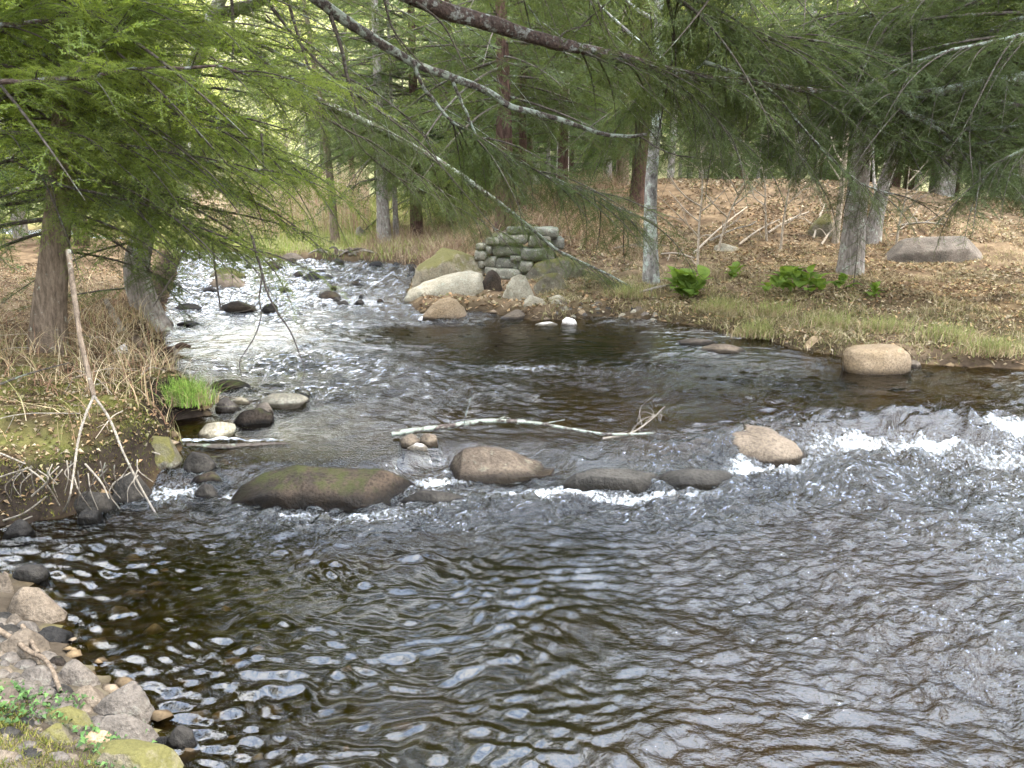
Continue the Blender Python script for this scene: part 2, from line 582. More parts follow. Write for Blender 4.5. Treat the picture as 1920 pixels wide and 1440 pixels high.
C = lerp(C, lerp((0.045, 0.036, 0.026), (0.10, 0.08, 0.06), ss(nb + 0.5)), 0.85 * gravel)
# stream bed: brown middle painted darker for light lost in depth, sandy shallows
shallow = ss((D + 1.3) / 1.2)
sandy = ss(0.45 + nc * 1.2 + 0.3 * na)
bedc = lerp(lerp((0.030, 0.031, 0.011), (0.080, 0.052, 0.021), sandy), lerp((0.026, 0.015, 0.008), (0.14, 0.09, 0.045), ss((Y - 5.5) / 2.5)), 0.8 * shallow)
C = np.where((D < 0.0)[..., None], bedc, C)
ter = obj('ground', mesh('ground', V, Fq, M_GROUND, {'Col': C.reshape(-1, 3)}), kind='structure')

# ------------------------------------------------------------------ water
def water_mat():
    m, nt, o = nodes('stream water')
    n1 = noise_node(nt, 16, 3, 0.55, stretch=(1, 1.5, 1))
    n2 = noise_node(nt, 46, 3, 0.6)
    h = mth(nt, 'ADD', n1, mth(nt, 'MULTIPLY', n2, 0.5))
    ch = nt.nodes.new('ShaderNodeAttribute')
    ch.attribute_name = 'chop'
    b = nt.nodes.new('ShaderNodeBump')
    b.inputs['Distance'].default_value = 0.045
    nt.links.new(h, b.inputs['Height'])
    nt.links.new(ch.outputs['Fac'], b.inputs['Strength'])
    fr = nt.nodes.new('ShaderNodeFresnel')
    fr.inputs['IOR'].default_value = 1.62
    nt.links.new(b.outputs[0], fr.inputs['Normal'])
    tr = nt.nodes.new('ShaderNodeBsdfTransparent')
    tr.inputs['Color'].default_value = (0.47, 0.42, 0.23, 1)
    gl = nt.nodes.new('ShaderNodeBsdfGlossy')
    gl.inputs['Roughness'].default_value = 0.03
    nt.links.new(b.outputs[0], gl.inputs['Normal'])
    x = nt.nodes.new('ShaderNodeMixShader')
    nt.links.new(fr.outputs[0], x.inputs[0])
    nt.links.new(tr.outputs[0], x.inputs[1])
    nt.links.new(gl.outputs[0], x.inputs[2])
    fo = nt.nodes.new('ShaderNodeAttribute')
    fo.attribute_name = 'foam'
    t1 = noise_node(nt, 30, 6, 0.8, stretch=(1, 0.8, 1))
    t = mth(nt, 'ADD', fo.outputs['Fac'], mth(nt, 'MULTIPLY', mth(nt, 'SUBTRACT', t1, 0.5), 2.6))
    t = mth(nt, 'MULTIPLY', mth(nt, 'SUBTRACT', t, 0.45), 1.3, True)
    t = mth(nt, 'MULTIPLY', t, mth(nt, 'MULTIPLY', fo.outputs['Fac'], 5.0, True), True)
    d = nt.nodes.new('ShaderNodeBsdfDiffuse')
    d.inputs['Color'].default_value = (0.66, 0.68, 0.68, 1)
    y = nt.nodes.new('ShaderNodeMixShader')
    nt.links.new(t, y.inputs[0])
    nt.links.new(x.outputs[0], y.inputs[1])
    nt.links.new(d.outputs[0], y.inputs[2])
    nt.links.new(y.outputs[0], o.inputs['Surface'])
    return m

M_WATER = water_mat()
ys = list(np.arange(-6, 2.4, 0.12))
yy = 2.4
while yy < 46:
    ys.append(yy)
    yy += 0.014 + 0.0023 * (yy - 2.4)
ys = np.array(ys)
NC = 640
un = np.linspace(-1, 1, NC)
XX = un[None] * (0.78 * (np.maximum(ys, 1) + 2.2))[:, None]
YY = np.repeat(ys[:, None], NC, 1)
keep_d = sdist(XX, YY)

def spot(px, py, rx, ry, ang=0.0):
    c = W(px, py)
    dx, dy = XX - c[0], YY - c[1]
    ca, sa = math.cos(ang), math.sin(ang)
    u, v = dx * ca + dy * sa, -dx * sa + dy * ca
    return np.exp(-((u / rx) ** 2 + (v / ry) ** 2))

# turbulence: 0 glassy .. 1 broken water
rap = ss((YY - 12.0) / 4.0) * ss((-0.3 - XX + 0.1 * (YY - 14)) / 1.6 + 0.5)
turb = 0.27 + 0.58 * rap
turb += 0.12 * ss((XX - 0.5) / 1.5) * (1 - ss((YY - 9.5) / 2)) * ss((YY - 3.2) / 1.0)
turb += 0.30 * spot(1150, 720, 2.6, 1.3) + 0.25 * spot(620, 690, 1.6, 2.2)
turb -= 0.15 * spot(1050, 640, 2.2, 1.3) + 0.16 * spot(560, 830, 1.0, 0.5) + 0.10 * spot(450, 640, 0.8, 1.2) + 0.1 * spot(300, 1150, 0.8, 1.0)
turb += 0.55 * spot(1000, 940, 1.0, 0.25) + 0.65 * spot(1500, 880, 1.2, 0.7) + 0.7 * spot(1800, 840, 1.6, 0.55) + 0.5 * spot(650, 975, 1.3, 0.2)
turb += 0.5 * spot(330, 935, 0.35, 0.25) + 0.45 * spot(800, 920, 0.4, 0.2) + 0.5 * spot(1250, 960, 1.2, 0.4)
turb += 0.07 * ss((XX - 0.2) / 1.0) * (1 - ss((YY - 6.5) / 1))
calm2 = ss((YY - 7.2) / 0.7) * (1 - ss((YY - 12.5) / 2.0)) * (1 - 0.6 * spot(620, 690, 1.6, 2.2))
turb -= 0.11 * calm2
turb = np.clip(turb * (1 + 0.75 * noise2(XX * 0.8, YY * 1.3, 0.8, 3, 2.2)) + 0.06 * noise2(XX, YY, 0.7, 3, 9.2), 0.06, 1.0)

calm = np.maximum(ss((1.3 - XX) / 1.4) * ss((5.9 - YY) / 0.9), 0.22 * ss((5.4 - YY) / 1.2))
wx = XX + 0.035 * noise2(XX, YY, 3.2, 2, 44.0) + 0.13 * noise2(XX, YY, 1.1, 2, 4.0) + 0.25 * noise2(XX, YY, 0.35, 2, 6.0)
wy = YY + 0.045 * noise2(XX, YY, 2.4, 2, 54.0) + 0.13 * noise2(XX, YY, 1.1, 2, 14.0) + 0.25 * noise2(XX, YY, 0.35, 2, 16.0)
spc = np.maximum(np.gradient(ys)[:, None], 1.56 * (np.maximum(ys, 1) + 2.2)[:, None] / NC)
Hc = np.zeros_like(XX)
wr = np.random.default_rng(21)
NW = 84
for k in range(NW):
    lam = 0.065 * (1.3 / 0.065) ** ((k + wr.random()) / NW)
    th = wr.normal(0, 0.50 if 0.075 < lam < 0.22 else 0.8) + math.pi / 2 + 0.10
    kk = 2 * math.pi / lam
    ph = wr.random() * 6.283
    arg = kk * (wx * math.cos(th) + wy * math.sin(th)) + ph
    slope = 0.13 * (1.35 if lam < 0.22 else 1.0 if lam < 0.45 else 0.45)
    slope = slope * ((1.45 - 0.95 * calm) if lam < 0.08 else (1.3 + 0.6 * calm) if lam < 0.17 else (0.9 - 0.3 * calm) if lam < 0.6 else 0.8)
    fade = ss((lam / spc - 2.2) / 2.0)
    lowturb = np.where(lam < 0.13, np.clip((turb - 0.05) * 1.3, 0.2, 1), turb)
    Hc += fade * lowturb * slope / kk * np.sin(arg)
# broken water: sharp ridged lumps
rid = 1 - np.abs(noise2(wx, wy * 1.4, 2.6, 4, 31.0)) * 2
Hc += 0.10 * np.clip(turb - 0.45, 0, 1) * rid
# flow bulging over the weir and standing waves below
Hc += 0.10 * spot(1720, 800, 1.3, 0.35) + 0.09 * spot(1890, 835, 0.6, 0.25) + 0.05 * spot(960, 880, 0.35, 0.2)
ZZ = zw(XX, YY) + Hc * ss((-keep_d + 0.25) / 0.4)

wstep = np.exp(-(((YY - weir_y(XX)) + 0.02) / 0.28) ** 2)
fn = noise2(XX, YY, 1.6, 4, 41.0)
foam = 0.30 * rap * ss(0.45 + fn) + 0.06 * rap
foam += 0.40 * wstep * ss(0.55 + fn)
for (px, py, rx, ry, am) in [(1000, 925, 0.55, 0.14, .75), (1090, 915, 0.2, 0.15, .7), (430, 930, 0.14, 0.08, .55), (330, 930, 0.26, 0.14, .36), (620, 965, 0.9, 0.07, .62),
        (1480, 890, 0.35, 0.15, .45), (1600, 835, 0.8, 0.14, .34), (1900, 820, 0.4, 0.2, .75), (1890, 870, 0.6, 0.2, .5), (1760, 850, 0.7, 0.10, .38),
        (820, 905, 0.3, 0.1, .6), (980, 690, 0.8, 0.22, .55), (1240, 935, 0.7, 0.08, .65), (700, 640, 1.2, 0.7, .25),
        (1400, 885, 0.18, 0.16, .7), (450, 826, 0.55, 0.035, 1.0), (385, 824, 0.28, 0.06, 1.0), (1300, 655, 0.5, 0.2, .35), (1430, 690, 0.8, 0.35, .35), (640, 580, 1.4, 1.6, .2)]:
    foam += am * spot(px, py, rx, ry)
foam = np.clip(foam, 0, 0.78)
ZZ += foam * 0.05 * noise2(wx, wy, 7.0, 3, 61.0)
chop = np.clip(0.12 + 1.3 * turb, 0.15, 1.0) * (1 - 0.8 * calm) * (1 - 0.55 * calm2)

V = np.stack([XX.ravel(), YY.ravel(), ZZ.ravel()], 1)
ny, nx = XX.shape
i = (np.arange(ny - 1)[:, None] * nx + np.arange(nx - 1)[None]).ravel()
Fq = np.stack([i, i + 1, i + nx + 1, i + nx], 1)
kd = keep_d.ravel()
Fq = Fq[kd[Fq].min(1) < 0.35]
used = np.zeros(len(V), bool)
used[Fq.ravel()] = True
remap = np.cumsum(used) - 1
Fq = remap[Fq]
obj('water', mesh('water', V[used], Fq, M_WATER, {'foam': foam.ravel()[used], 'chop': chop.ravel()[used]}), kind='structure')

# ------------------------------------------------------------------ rocks
def rock_mesh(name, outline, base, mat, wetk=0.07, depth=0.8, e=2.4, rough=0.10, ridge=0.5, on='water', seed=0, big=False, sink=0.22, facet=0.5):
    o = np.array(outline, float)
    cx = 0.5 * (o[:, 0].min() + o[:, 0].max())
    p0 = hit(cx, base, zw if on == 'water' else ground)
    if on == 'water':
        p0[2] = zw(p0[0], p0[1])
    if on == 'water' and base < 600:
        o[:, 1] -= 5 * np.sin(np.clip((o[:, 0] - o[:, 0].min()) / np.ptp(o[:, 0]), 0, 1) * math.pi) ** 0.4
    d = p0[1]
    wm = (o[:, 0].max() - o[:, 0].min()) / F * d
    Dm = depth * wm
    yc = d + ridge * Dm
    P = np.array([at(a, b, yc) for a, b in o])
    nu, nv = (56, 30) if big else (30, 16)
    t = 0.5 - 0.5 * np.cos(np.linspace(0, math.pi, nu))
    t = 0.35 * t + 0.65 * np.linspace(0, 1, nu)
    xs = P[0, 0] + (P[-1, 0] - P[0, 0]) * t
    zs = np.interp(xs, P[:, 0], P[:, 2])
    H = np.maximum(zs - p0[2], 0.01)
    wn_ = (1 - np.abs(2 * t - 1) ** 2.6) ** (1 / 2.6)
    th = np.linspace(0, math.pi, nv)
    c, s = np.cos(th), np.sin(th)
    yy_ = -np.sign(c) * np.abs(c) ** (2 / e)
    zz_ = np.abs(s) ** (2 / e)
    Yv = yc + np.where(yy_ < 0, yy_ * ridge * Dm, yy_ * (1 - ridge) * Dm)[None] * wn_[:, None]
    Zv = p0[2] + H[:, None] * zz_[None]
    Xv = np.repeat(xs[:, None], nv, 1)
    lowy0, lowy1 = Yv[:, :1] - 0.22 * sink * wn_[:, None], Yv[:, -1:] + 0.22 * sink * wn_[:, None]
    Yv = np.concatenate([lowy0, Yv, lowy1], 1)
    Zv = np.concatenate([Zv[:, :1] - sink, Zv, Zv[:, -1:] - sink], 1)
    xm = xs.mean()
    xl = (xs + np.sign(xs - xm) * 0.22 * sink * np.abs(2 * t - 1) ** 2)[:, None]
    Xv = np.concatenate([xl, Xv, xl], 1)
    V = np.stack([Xv, Yv, Zv], -1).reshape(-1, 3)
    sc = max(wm, 0.15)
    off = np.array([seed * 3.7, seed * 1.9, 0.4])
    q = V / sc
    amp = rough * min(wm, float(H.max()) * 2.2)
    disp = np.stack([fbm(q * 2.2 + off, 4), fbm(q * 2.2 + off + 40, 4), fbm(q * 2.2 + off + 80, 4)], 1)
    fac = np.abs(fbm(q * 1.6 + off + 120, 2))
    Cn = np.array([xs.mean(), yc, p0[2]])
    rad = V - Cn
    V = V + disp * amp * np.array([1, 1, 0.7])
    V = V - rad * (facet * 0.22 * fac)[:, None]
    # a few flat broken faces
    rr = np.random.default_rng(seed + 77)
    if facet > 0.3:
        dims = np.array([wm / 2, Dm / 2, max(H.max(), 0.02)])
        Q = (V - Cn) / dims
        up_ = Q[:, 2] > -0.3
        for k in range(16 if facet > 0.8 else 9):
            nrm = rr.normal(size=3)
            nrm[2] = abs(nrm[2]) * 0.7 + 0.15
            nrm /= np.linalg.norm(nrm)
            dd = Q @ nrm
            lim = dd[up_].max() * (0.70 + 0.18 * rr.random())
            ex = np.maximum(dd - lim, 0)
            Q = Q - nrm[None] * (ex * 0.9)[:, None]
        V = Q * dims + Cn
    for ax_ in (0, 2):
        top0, top1 = (P[0, 0], P[-1, 0]) if ax_ == 0 else (p0[2], P[:, 2].max())
        above = V[:, 2] > p0[2] - 0.02
        lo_, hi_ = V[above, ax_].min(), V[above, ax_].max()
        if ax_ == 2:
            V[:, 2] = np.where(V[:, 2] > p0[2], p0[2] + (V[:, 2] - p0[2]) * (top1 - p0[2]) / max(hi_ - p0[2], 1e-3), V[:, 2])
        else:
            V[:, 0] = top0 + (V[:, 0] - lo_) * (top1 - top0) / max(hi_ - lo_, 1e-3)
    me_wet = 1 - ss((V[:, 2] - p0[2] - 0.015 - 0.02 * disp[:, 0]) / (0.04 + wetk * H.max())) if on == 'water' else np.zeros(len(V))
    n2_ = nv + 2
    i = (np.arange(nu - 1)[:, None] * n2_ + np.arange(n2_ - 1)[None]).ravel()
    Fq = np.stack([i, i + n2_, i + n2_ + 1, i + 1], 1)
    org = np.array([cx * 0 + xs.mean(), yc, p0[2]])
    return mesh(name, V - org, Fq, mat, {'wet': me_wet}), org

_seed = [0]
def rock(label, outline, base, mat, name='boulder', cat='rock', group=None, **kw):
    _seed[0] += 1
    me, org = rock_mesh(name, outline, base, mat, seed=kw.pop('seed', _seed[0]), **kw)
    return obj(name, me, None, org, label, cat, group)

def bumpo(x0, x1, y0, y1, k=0.0):
    """generic stone outline between x0..x1, top y0, base y1; k shifts the peak"""
    w_ = x1 - x0
    h = y1 - y0
    m = 0.5 + k
    return [(x0, y1 - 0.05 * h), (x0 + w_ * 0.10, y1 - 0.5 * h), (x0 + w_ * (m - 0.18), y0 + 0.10 * h), (x0 + w_ * m, y0), (x0 + w_ * (m + 0.2), y0 + 0.12 * h), (x1 - w_ * 0.08, y1 - 0.45 * h), (x1, y1 - 0.05 * h)]

# group round the stone pier
rock('big pale granite boulder below the stone pier, sloping down left into the rapids', [(758, 568), (775, 550), (800, 532), (835, 519), (880, 513), (900, 517), (912, 535), (922, 556)], 573, M_PALE, big=True, depth=0.75, ridge=0.45, rough=0.07, facet=0.3, seed=3)
rock('golden rounded boulder in the water in front of the big pale one', [(786, 597), (806, 577), (826, 563), (842, 558), (856, 563), (870, 578), (879, 592)], 600, M_GOLD, big=True, depth=0.8, rough=0.05, facet=0.2, seed=8)
rock('large brown mossy boulder left of the stone pier, behind the big pale one', [(772, 535), (785, 510), (800, 490), (825, 474), (860, 466), (890, 468), (905, 490), (915, 530)], 540, M_MOSSY, big=True, depth=0.8, on='ground', seed=12)
rock('black wet stone at the left foot of the mossy boulder', bumpo(764, 790, 500, 514), 514, M_DARK)
rock('grey rounded boulder below the pier with a flat pale face', [(941, 558), (948, 540), (962, 524), (980, 516), (994, 514), (1003, 530), (1004, 556)], 563, M_PALE, big=True, depth=0.7, on='ground', seed=5)
rock('brown mossy ledge boulder right of the rounded grey one', [(1000, 545), (1008, 522), (1025, 512), (1048, 511), (1060, 526), (1064, 545)], 548, M_MOSSY, big=True, depth=0.7, on='ground', seed=6)
rock('long mossy brown ledge rock under the right end of the stone pier', [(982, 510), (1000, 494), (1030, 486), (1060, 480), (1085, 490), (1098, 515)], 522, M_MOSSY, big=True, depth=0.6, on='ground', seed=7)
rock('dark low rock behind the driftwood stick under the pier', bumpo(903, 942, 505, 540), 544, M_MOSSD, on='ground')
rock('pale stone with a dark wet right side at the shallow pool edge', [(975, 590), (982, 570), (998, 560), (1012, 559), (1026, 570), (1036, 591)], 594, M_PALE, depth=0.8)
rock('flat brown stone touching the left of the pale pool edge stone', bumpo(938, 993, 582, 599), 600, M_BROWN)
rock('thin flat whitish stone barely above the brown pool', bumpo(1003, 1046, 603, 610), 611, M_WHITE, depth=0.6)
rock('small round white stone standing in the brown pool', bumpo(1053, 1082, 595, 610), 611, M_WHITE)
rock('pale flat topped stone on the gravel below the ledge rock', bumpo(1026, 1060, 552, 566), 567, M_PALE, on='ground')
rock('small reddish stone on the gravel at the pool edge', bumpo(1076, 1101, 577, 590), 591, M_GOLD, on='ground')
rock('low pale rock along the back of the big pale boulder foot', bumpo(862, 912, 554, 566), 568, M_PALE, on='water')
for k in range(46):
    px = 1036 + rng.random() * 240
    py = 566 + rng.random() * 26 + (px - 1040) * 0.075
    s_ = 4 + 8 * rng.random() ** 2
    rock('small stone in the strip of gravel at the far pool edge', bumpo(px - s_, px + s_, py - s_ * 0.8, py), py + 1, [M_GREY, M_PALE, M_BROWN, M_DARK, M_WALL][k % 5], name='pebble', cat='stone', group='small stones in the gravel strip at the pool edge', on='ground', sink=0.06)

# right bank and pool
rock('large tan block of a boulder at the right bank, flat topped', [(1580, 690), (1581, 668), (1590, 656), (1610, 651), (1660, 648), (1682, 648), (1697, 660), (1706, 684)], 703, M_GOLD, big=True, depth=0.62, e=5.0, rough=0.035, facet=0.25, seed=33, wetk=0.35)  # wet band raised to paint the shade of the front face too
rock('small brown stone right of the large tan block', bumpo(1700, 1728, 675, 688), 689, M_BROWN)
rock('yellowish rounded rock half buried in grass at the waterline', bumpo(1501, 1552, 630, 656), 659, M_GOLD, seed=40)
rock('dark flat wedge of rock jutting from the grassy bank', [(1410, 632), (1430, 622), (1450, 618), (1466, 618), (1468, 632)], 634, M_BROWN, depth=0.6)
rock('flat greenish slab just breaking the pool surface, rear one', bumpo(1268, 1346, 634, 645, 0.1), 647, M_BROWN, depth=0.6)
rock('flat dark slab just breaking the pool surface, front one', bumpo(1312, 1400, 645, 659), 662, M_BROWN, depth=0.5)
rock('wide smooth tan dome of rock in midstream, water all round', [(1336, 836), (1345, 814), (1370, 802), (1405, 798), (1445, 803), (1480, 820), (1499, 844)], 868, M_BROWN, big=True, depth=0.85, ridge=0.7, rough=0.02, facet=0.0, seed=26, wetk=0.02)
rock('brown rock with a black broken left face at the head of the drop', [(838, 893), (848, 870), (864, 852), (890, 843), (925, 841), (958, 850), (995, 868), (1040, 888)], 908, M_MIDR, big=True, depth=0.7, rough=0.08, facet=0.85, seed=45, wetk=0.3)
rock('long low mossy rock lying across the drop left of centre', [(438, 926), (448, 905), (466, 898), (486, 884), (530, 880), (575, 872), (610, 878), (660, 884), (700, 886), (735, 900), (760, 914), (778, 938)], 955, M_MOSSD, big=True, depth=0.42, ridge=0.6, rough=0.12, facet=0.5, e=2.4, seed=57, wetk=0.6)
rock('grey ledge slab with water sliding over it below midstream', [(1056, 908), (1075, 892), (1110, 885), (1160, 883), (1210, 884), (1244, 892)], 926, M_LEDGE, big=True, depth=0.35, e=3.5, rough=0.05, seed=52, wetk=1.0)
rock('dark submerged ledge continuing right of the grey slab', [(1226, 902), (1250, 887), (1300, 883), (1350, 885), (1380, 891), (1400, 903)], 918, M_LEDGE, big=True, depth=0.35, e=3.5, rough=0.05, seed=53, wetk=1.2)
rock('black wet rock awash right of the long mossy rock', bumpo(745, 880, 918, 944), 950, M_DARK, depth=0.4)
rock('brown twin stone in midstream, left half', bumpo(748, 792, 814, 834, 0.1), 838, M_BROWN)
rock('brown twin stone in midstream, right half', bumpo(782, 822, 811, 832), 836, M_BROWN)
rock('small pale wet stone just in front of the brown twin stones', bumpo(764, 802, 831, 842), 845, M_WHITE)

# left shallows
rock('pale smooth stone by the white foam line, left shallows', [(370, 806), (378, 795), (398, 789), (425, 791), (442, 797), (458, 806), (440, 815)], 824, M_PALE, depth=0.6, seed=61)
rock('dark brown wet block in the left shallows', bumpo(439, 514, 765, 793, -0.1), 798, M_MOSSD, e=3, seed=62)
rock('grey angular stone next to the green grass clump', [(404, 768), (412, 752), (424, 745), (440, 755), (450, 768)], 773, M_GREY, seed=63)
rock('small pale stone behind the grey angular one', bumpo(434, 472, 745, 757), 759, M_PALE)
rock('grey wedge stone leaning behind the dark wet block', bumpo(474, 513, 755, 775), 778, M_GREY)
rock('flat tan slab farthest out in the left shallows', [(484, 752), (496, 741), (530, 738), (555, 741), (578, 750)], 764, M_PALE, depth=0.6, seed=64)
rock('dark flat stone behind the flat tan slab, pointing right', bumpo(536, 582, 738, 750, 0.1), 752, M_DARK)
rock('dark low rock awash off the dry grass bank', bumpo(396, 470, 710, 725), 729, M_MOSSD, depth=0.6)
rock('whitish stone at the edge behind the green grass clump', bumpo(326, 372, 726, 742), 745, M_WHITE, on='ground')
rock('black square rock under the left bank beside the mossy slab', bumpo(342, 408, 846, 885, -0.1), 890, M_DARK, e=3.2, seed=70)
rock('pale flat slab with yellow moss capping the left bank corner', [(252, 848), (262, 828), (285, 819), (320, 822), (338, 835), (345, 862)], 884, M_MOSSY, e=3.5, depth=0.7, big=True, seed=71)
rock('flat mossy black rock at the top of the small cascade', bumpo(362, 434, 883, 903), 908, M_MOSSD, depth=0.7)
rock('black angular rock left of the small cascade', [(366, 930), (376, 910), (388, 904), (400, 912), (416, 932)], 938, M_DARK, seed=73)
rock('black boulder under the undercut left bank', bumpo(215, 292, 885, 938), 945, M_DARK, seed=74)
rock('black rounded rock at the foot of the undercut bank, middle', bumpo(135, 215, 918, 962), 966, M_DARK, seed=75)
rock('black low rock at the foot of the undercut bank, frame edge', bumpo(10, 60, 975, 1008), 1012, M_DARK, seed=76)
rock('small wet rock in the splash under the left bank', bumpo(148, 190, 953, 975), 980, M_DARK)
rock('brown boulder upstream at the left bank edge', bumpo(286, 327, 588, 610), 614, M_BROWN)
rock('white stone lying in the dry stems of the left bank', bumpo(212, 241, 645, 660), 664, M_WHITE, on='ground')

# rapids upstream
rock('two toned boulder in the rapids, black left and tan right', [(387, 534), (400, 524), (420, 518), (440, 518), (455, 526), (468, 538)], 543, M_BROWN, depth=0.7)
rock('low mossy green rock just behind the two toned boulder', bumpo(390, 466, 506, 520), 522, M_MOSSY, depth=0.6)
rock('long black rock with moss on top in the rapids', bumpo(411, 487, 569, 585), 588, M_MOSSD, depth=0.5, e=3)
rock('short black rock right of the long mossy black one', bumpo(488, 522, 573, 585), 588, M_DARK)
rock('dark humped rock in the middle of the rapids', bumpo(564, 603, 513, 524), 526, M_DARK)
rock('small black rock in the rapids below the humped one', bumpo(518, 545, 543, 549), 551, M_DARK)
rock('thin dark rock line at the left of the rapids', bumpo(322, 382, 573, 581), 583, M_DARK, depth=0.4)
rock('small dark pair rock near the left bank, rapids foot', bumpo(332, 376, 601, 608), 610, M_DARK, depth=0.5)
rock('dark rock awash in the rapids left of the big pale boulder', bumpo(598, 640, 549, 560), 562, M_MOSSD)
rock('flat tan rock at the head of the rapids', bumpo(412, 452, 480, 487), 488, M_BROWN, depth=0.5)
rock('long flat tan rock at the far bank among driftwood', bumpo(516, 578, 479, 490), 492, M_BROWN, depth=0.5)
rock('small dark cone shaped rock at the far bank waterline', bumpo(622, 645, 488, 499), 501, M_DARK)
rock('pale upright boulder on the far bank between two tree trunks', bumpo(664, 690, 424, 446), 448, M_PALE, on='ground')
rock('broad grey outcrop of rock with yellow moss on the right bank', [(1655, 478), (1670, 458), (1700, 448), (1750, 442), (1800, 444), (1840, 455), (1860, 480)], 492, M_GREY, big=True, depth=0.4, e=3.2, on='ground', seed=90)
rock('small dark rock left of the grey outcrop', bumpo(1660, 1700, 468, 484), 487, M_GREY, on='ground')
rock('pale lichened rock on the leaf covered slope', bumpo(1335, 1385, 456, 470), 473, M_PALE, on='ground')
rock('dark rock face half buried in the slope beside the grey trunk', bumpo(1510, 1570, 400, 440), 446, M_MOSSY, on='ground')
for k in range(22):
    px, py = 370 + rng.random() * 380, 488 + rng.random() * 105
    if px < 480 and py > 500 and k % 2: continue
    s_ = 5 + 11 * rng.random() ** 1.5
    rock('small dark stone awash in the white rapids', bumpo(px - s_, px + s_, py - s_ * 0.35, py), py + 1, [M_DARK, M_MOSSD][k % 2], name='stone', cat='stone', group='dark stones awash in the rapids')

# near gravel, lower left corner
NEAR = [
 ('dark brown boulder, largest at the upper end of the near gravel', [(20, 1150), (28, 1118), (45, 1101), (62, 1101), (92, 1126), (122, 1148)], 1170, M_BROWN, 0.8),
 ('black wet round stone in the water below the dark brown boulder', bumpo(62, 132, 1180, 1210), 1218, M_DARK, 0.8),
 ('smooth grey round stone touching the black wet one', bumpo(27, 76, 1164, 1186), 1191, M_GREY, 0.8),
 ('small tan stone tucked under the dark brown boulder', bumpo(8, 44, 1151, 1170), 1174, M_BROWN, 0.8),
 ('tan angular stone at the frame edge above the gravel', bumpo(-14, 28, 1070, 1104), 1112, M_BROWN, 0.8),
 ('flat black driftwood coloured rock in the water at the frame edge', bumpo(22, 92, 1060, 1088), 1094, M_DARK, 0.7),
 ('wide flat brown stone under the forked stick', bumpo(-10, 76, 1184, 1226), 1235, M_BROWN, 0.8),
 ('grey stone with a black wet front, at the water below the stick', [(108, 1280), (112, 1255), (128, 1243), (150, 1239), (172, 1258), (184, 1278)], 1290, M_GREY, 0.7),
 ('greenish underwater stone behind the black fronted grey one', bumpo(88, 122, 1231, 1246), 1250, M_MOSSD, 0.8),
 ('flat grey stone beside the lower end of the stick', bumpo(30, 112, 1250, 1284), 1292, M_GREY, 0.8),
 ('brown rounded stone with dark moss behind the big wedge stone', bumpo(122, 208, 1289, 1322), 1330, M_BROWN, 0.7),
 ('large grey wedge stone with a sharp peak at the water', [(168, 1332), (195, 1312), (222, 1297), (247, 1289), (262, 1300), (278, 1318), (284, 1338)], 1356, M_GREY, 0.65),
 ('long striped grey slab slanting below the wedge stone', [(172, 1370), (185, 1345), (205, 1337), (235, 1345), (270, 1368), (290, 1392)], 1404, M_GREY, 0.6),
 ('flat slab with yellow moss left of the striped slab', bumpo(76, 182, 1325, 1366), 1376, M_MOSSY, 0.7),
 ('small tan flat stone above the mossy foreground rock', bumpo(150, 222, 1368, 1396), 1404, M_GOLD, 0.7),
 ('small brown stone beside the tan flat one', bumpo(138, 178, 1362, 1380), 1386, M_BROWN, 0.7),
 ('round mossy stone between slab and foreground moss', bumpo(76, 134, 1358, 1384), 1392, M_MOSSY, 0.8),
 ('grey stone at the upper end of the moss patch', bumpo(34, 86, 1283, 1308), 1316, M_GREY, 0.8),
 ('grey brown stone at the frame edge by the moss patch', bumpo(-8, 40, 1291, 1316), 1324, M_BROWN, 0.8),
 ('small black wet stone left of the black jagged one', bumpo(288, 322, 1380, 1398), 1404, M_DARK, 0.8),
 ('black jagged wet stone in the water by the corner', bumpo(312, 372, 1363, 1400, -0.15), 1410, M_DARK, 0.8),
 ('big foreground rock under green brown moss', [(140, 1440), (165, 1405), (195, 1393), (245, 1391), (295, 1402), (322, 1425), (336, 1450)], 1475, M_MOSSY, 0.7),
 ('small tan pebbly stone at the moss edge', bumpo(46, 94, 1315, 1338), 1345, M_BROWN, 0.8),
]
for lb, ol, bs, mt, dp in NEAR:
    rock(lb, ol, bs, mt, name='boulder' if (ol[-1][0] - ol[0][0]) > 90 else 'stone', cat='rock', depth=dp, on='ground' if mt not in (M_DARK,) else 'water', big=(ol[-1][0] - ol[0][0]) > 80, sink=0.1, facet=1.0, seed=100 + bs)
for k in range(130):
    t_ = rng.random()
    px = rng.random() ** 1.3 * (40 + 250 * max(0.0, (t_ - 0.1)))
    py = 1165 + 270 * t_
    s_ = 7 + 20 * rng.random() ** 2
    rock('small stone among the larger gravel stones of the near bank', bumpo(px - s_, px + s_, py - s_ * 0.8, py), py + 2, [M_GREY, M_BROWN, M_GREY, M_DARK][k % 4], name='pebble', cat='stone', group='small stones of the near gravel bank', on='ground', sink=0.05)

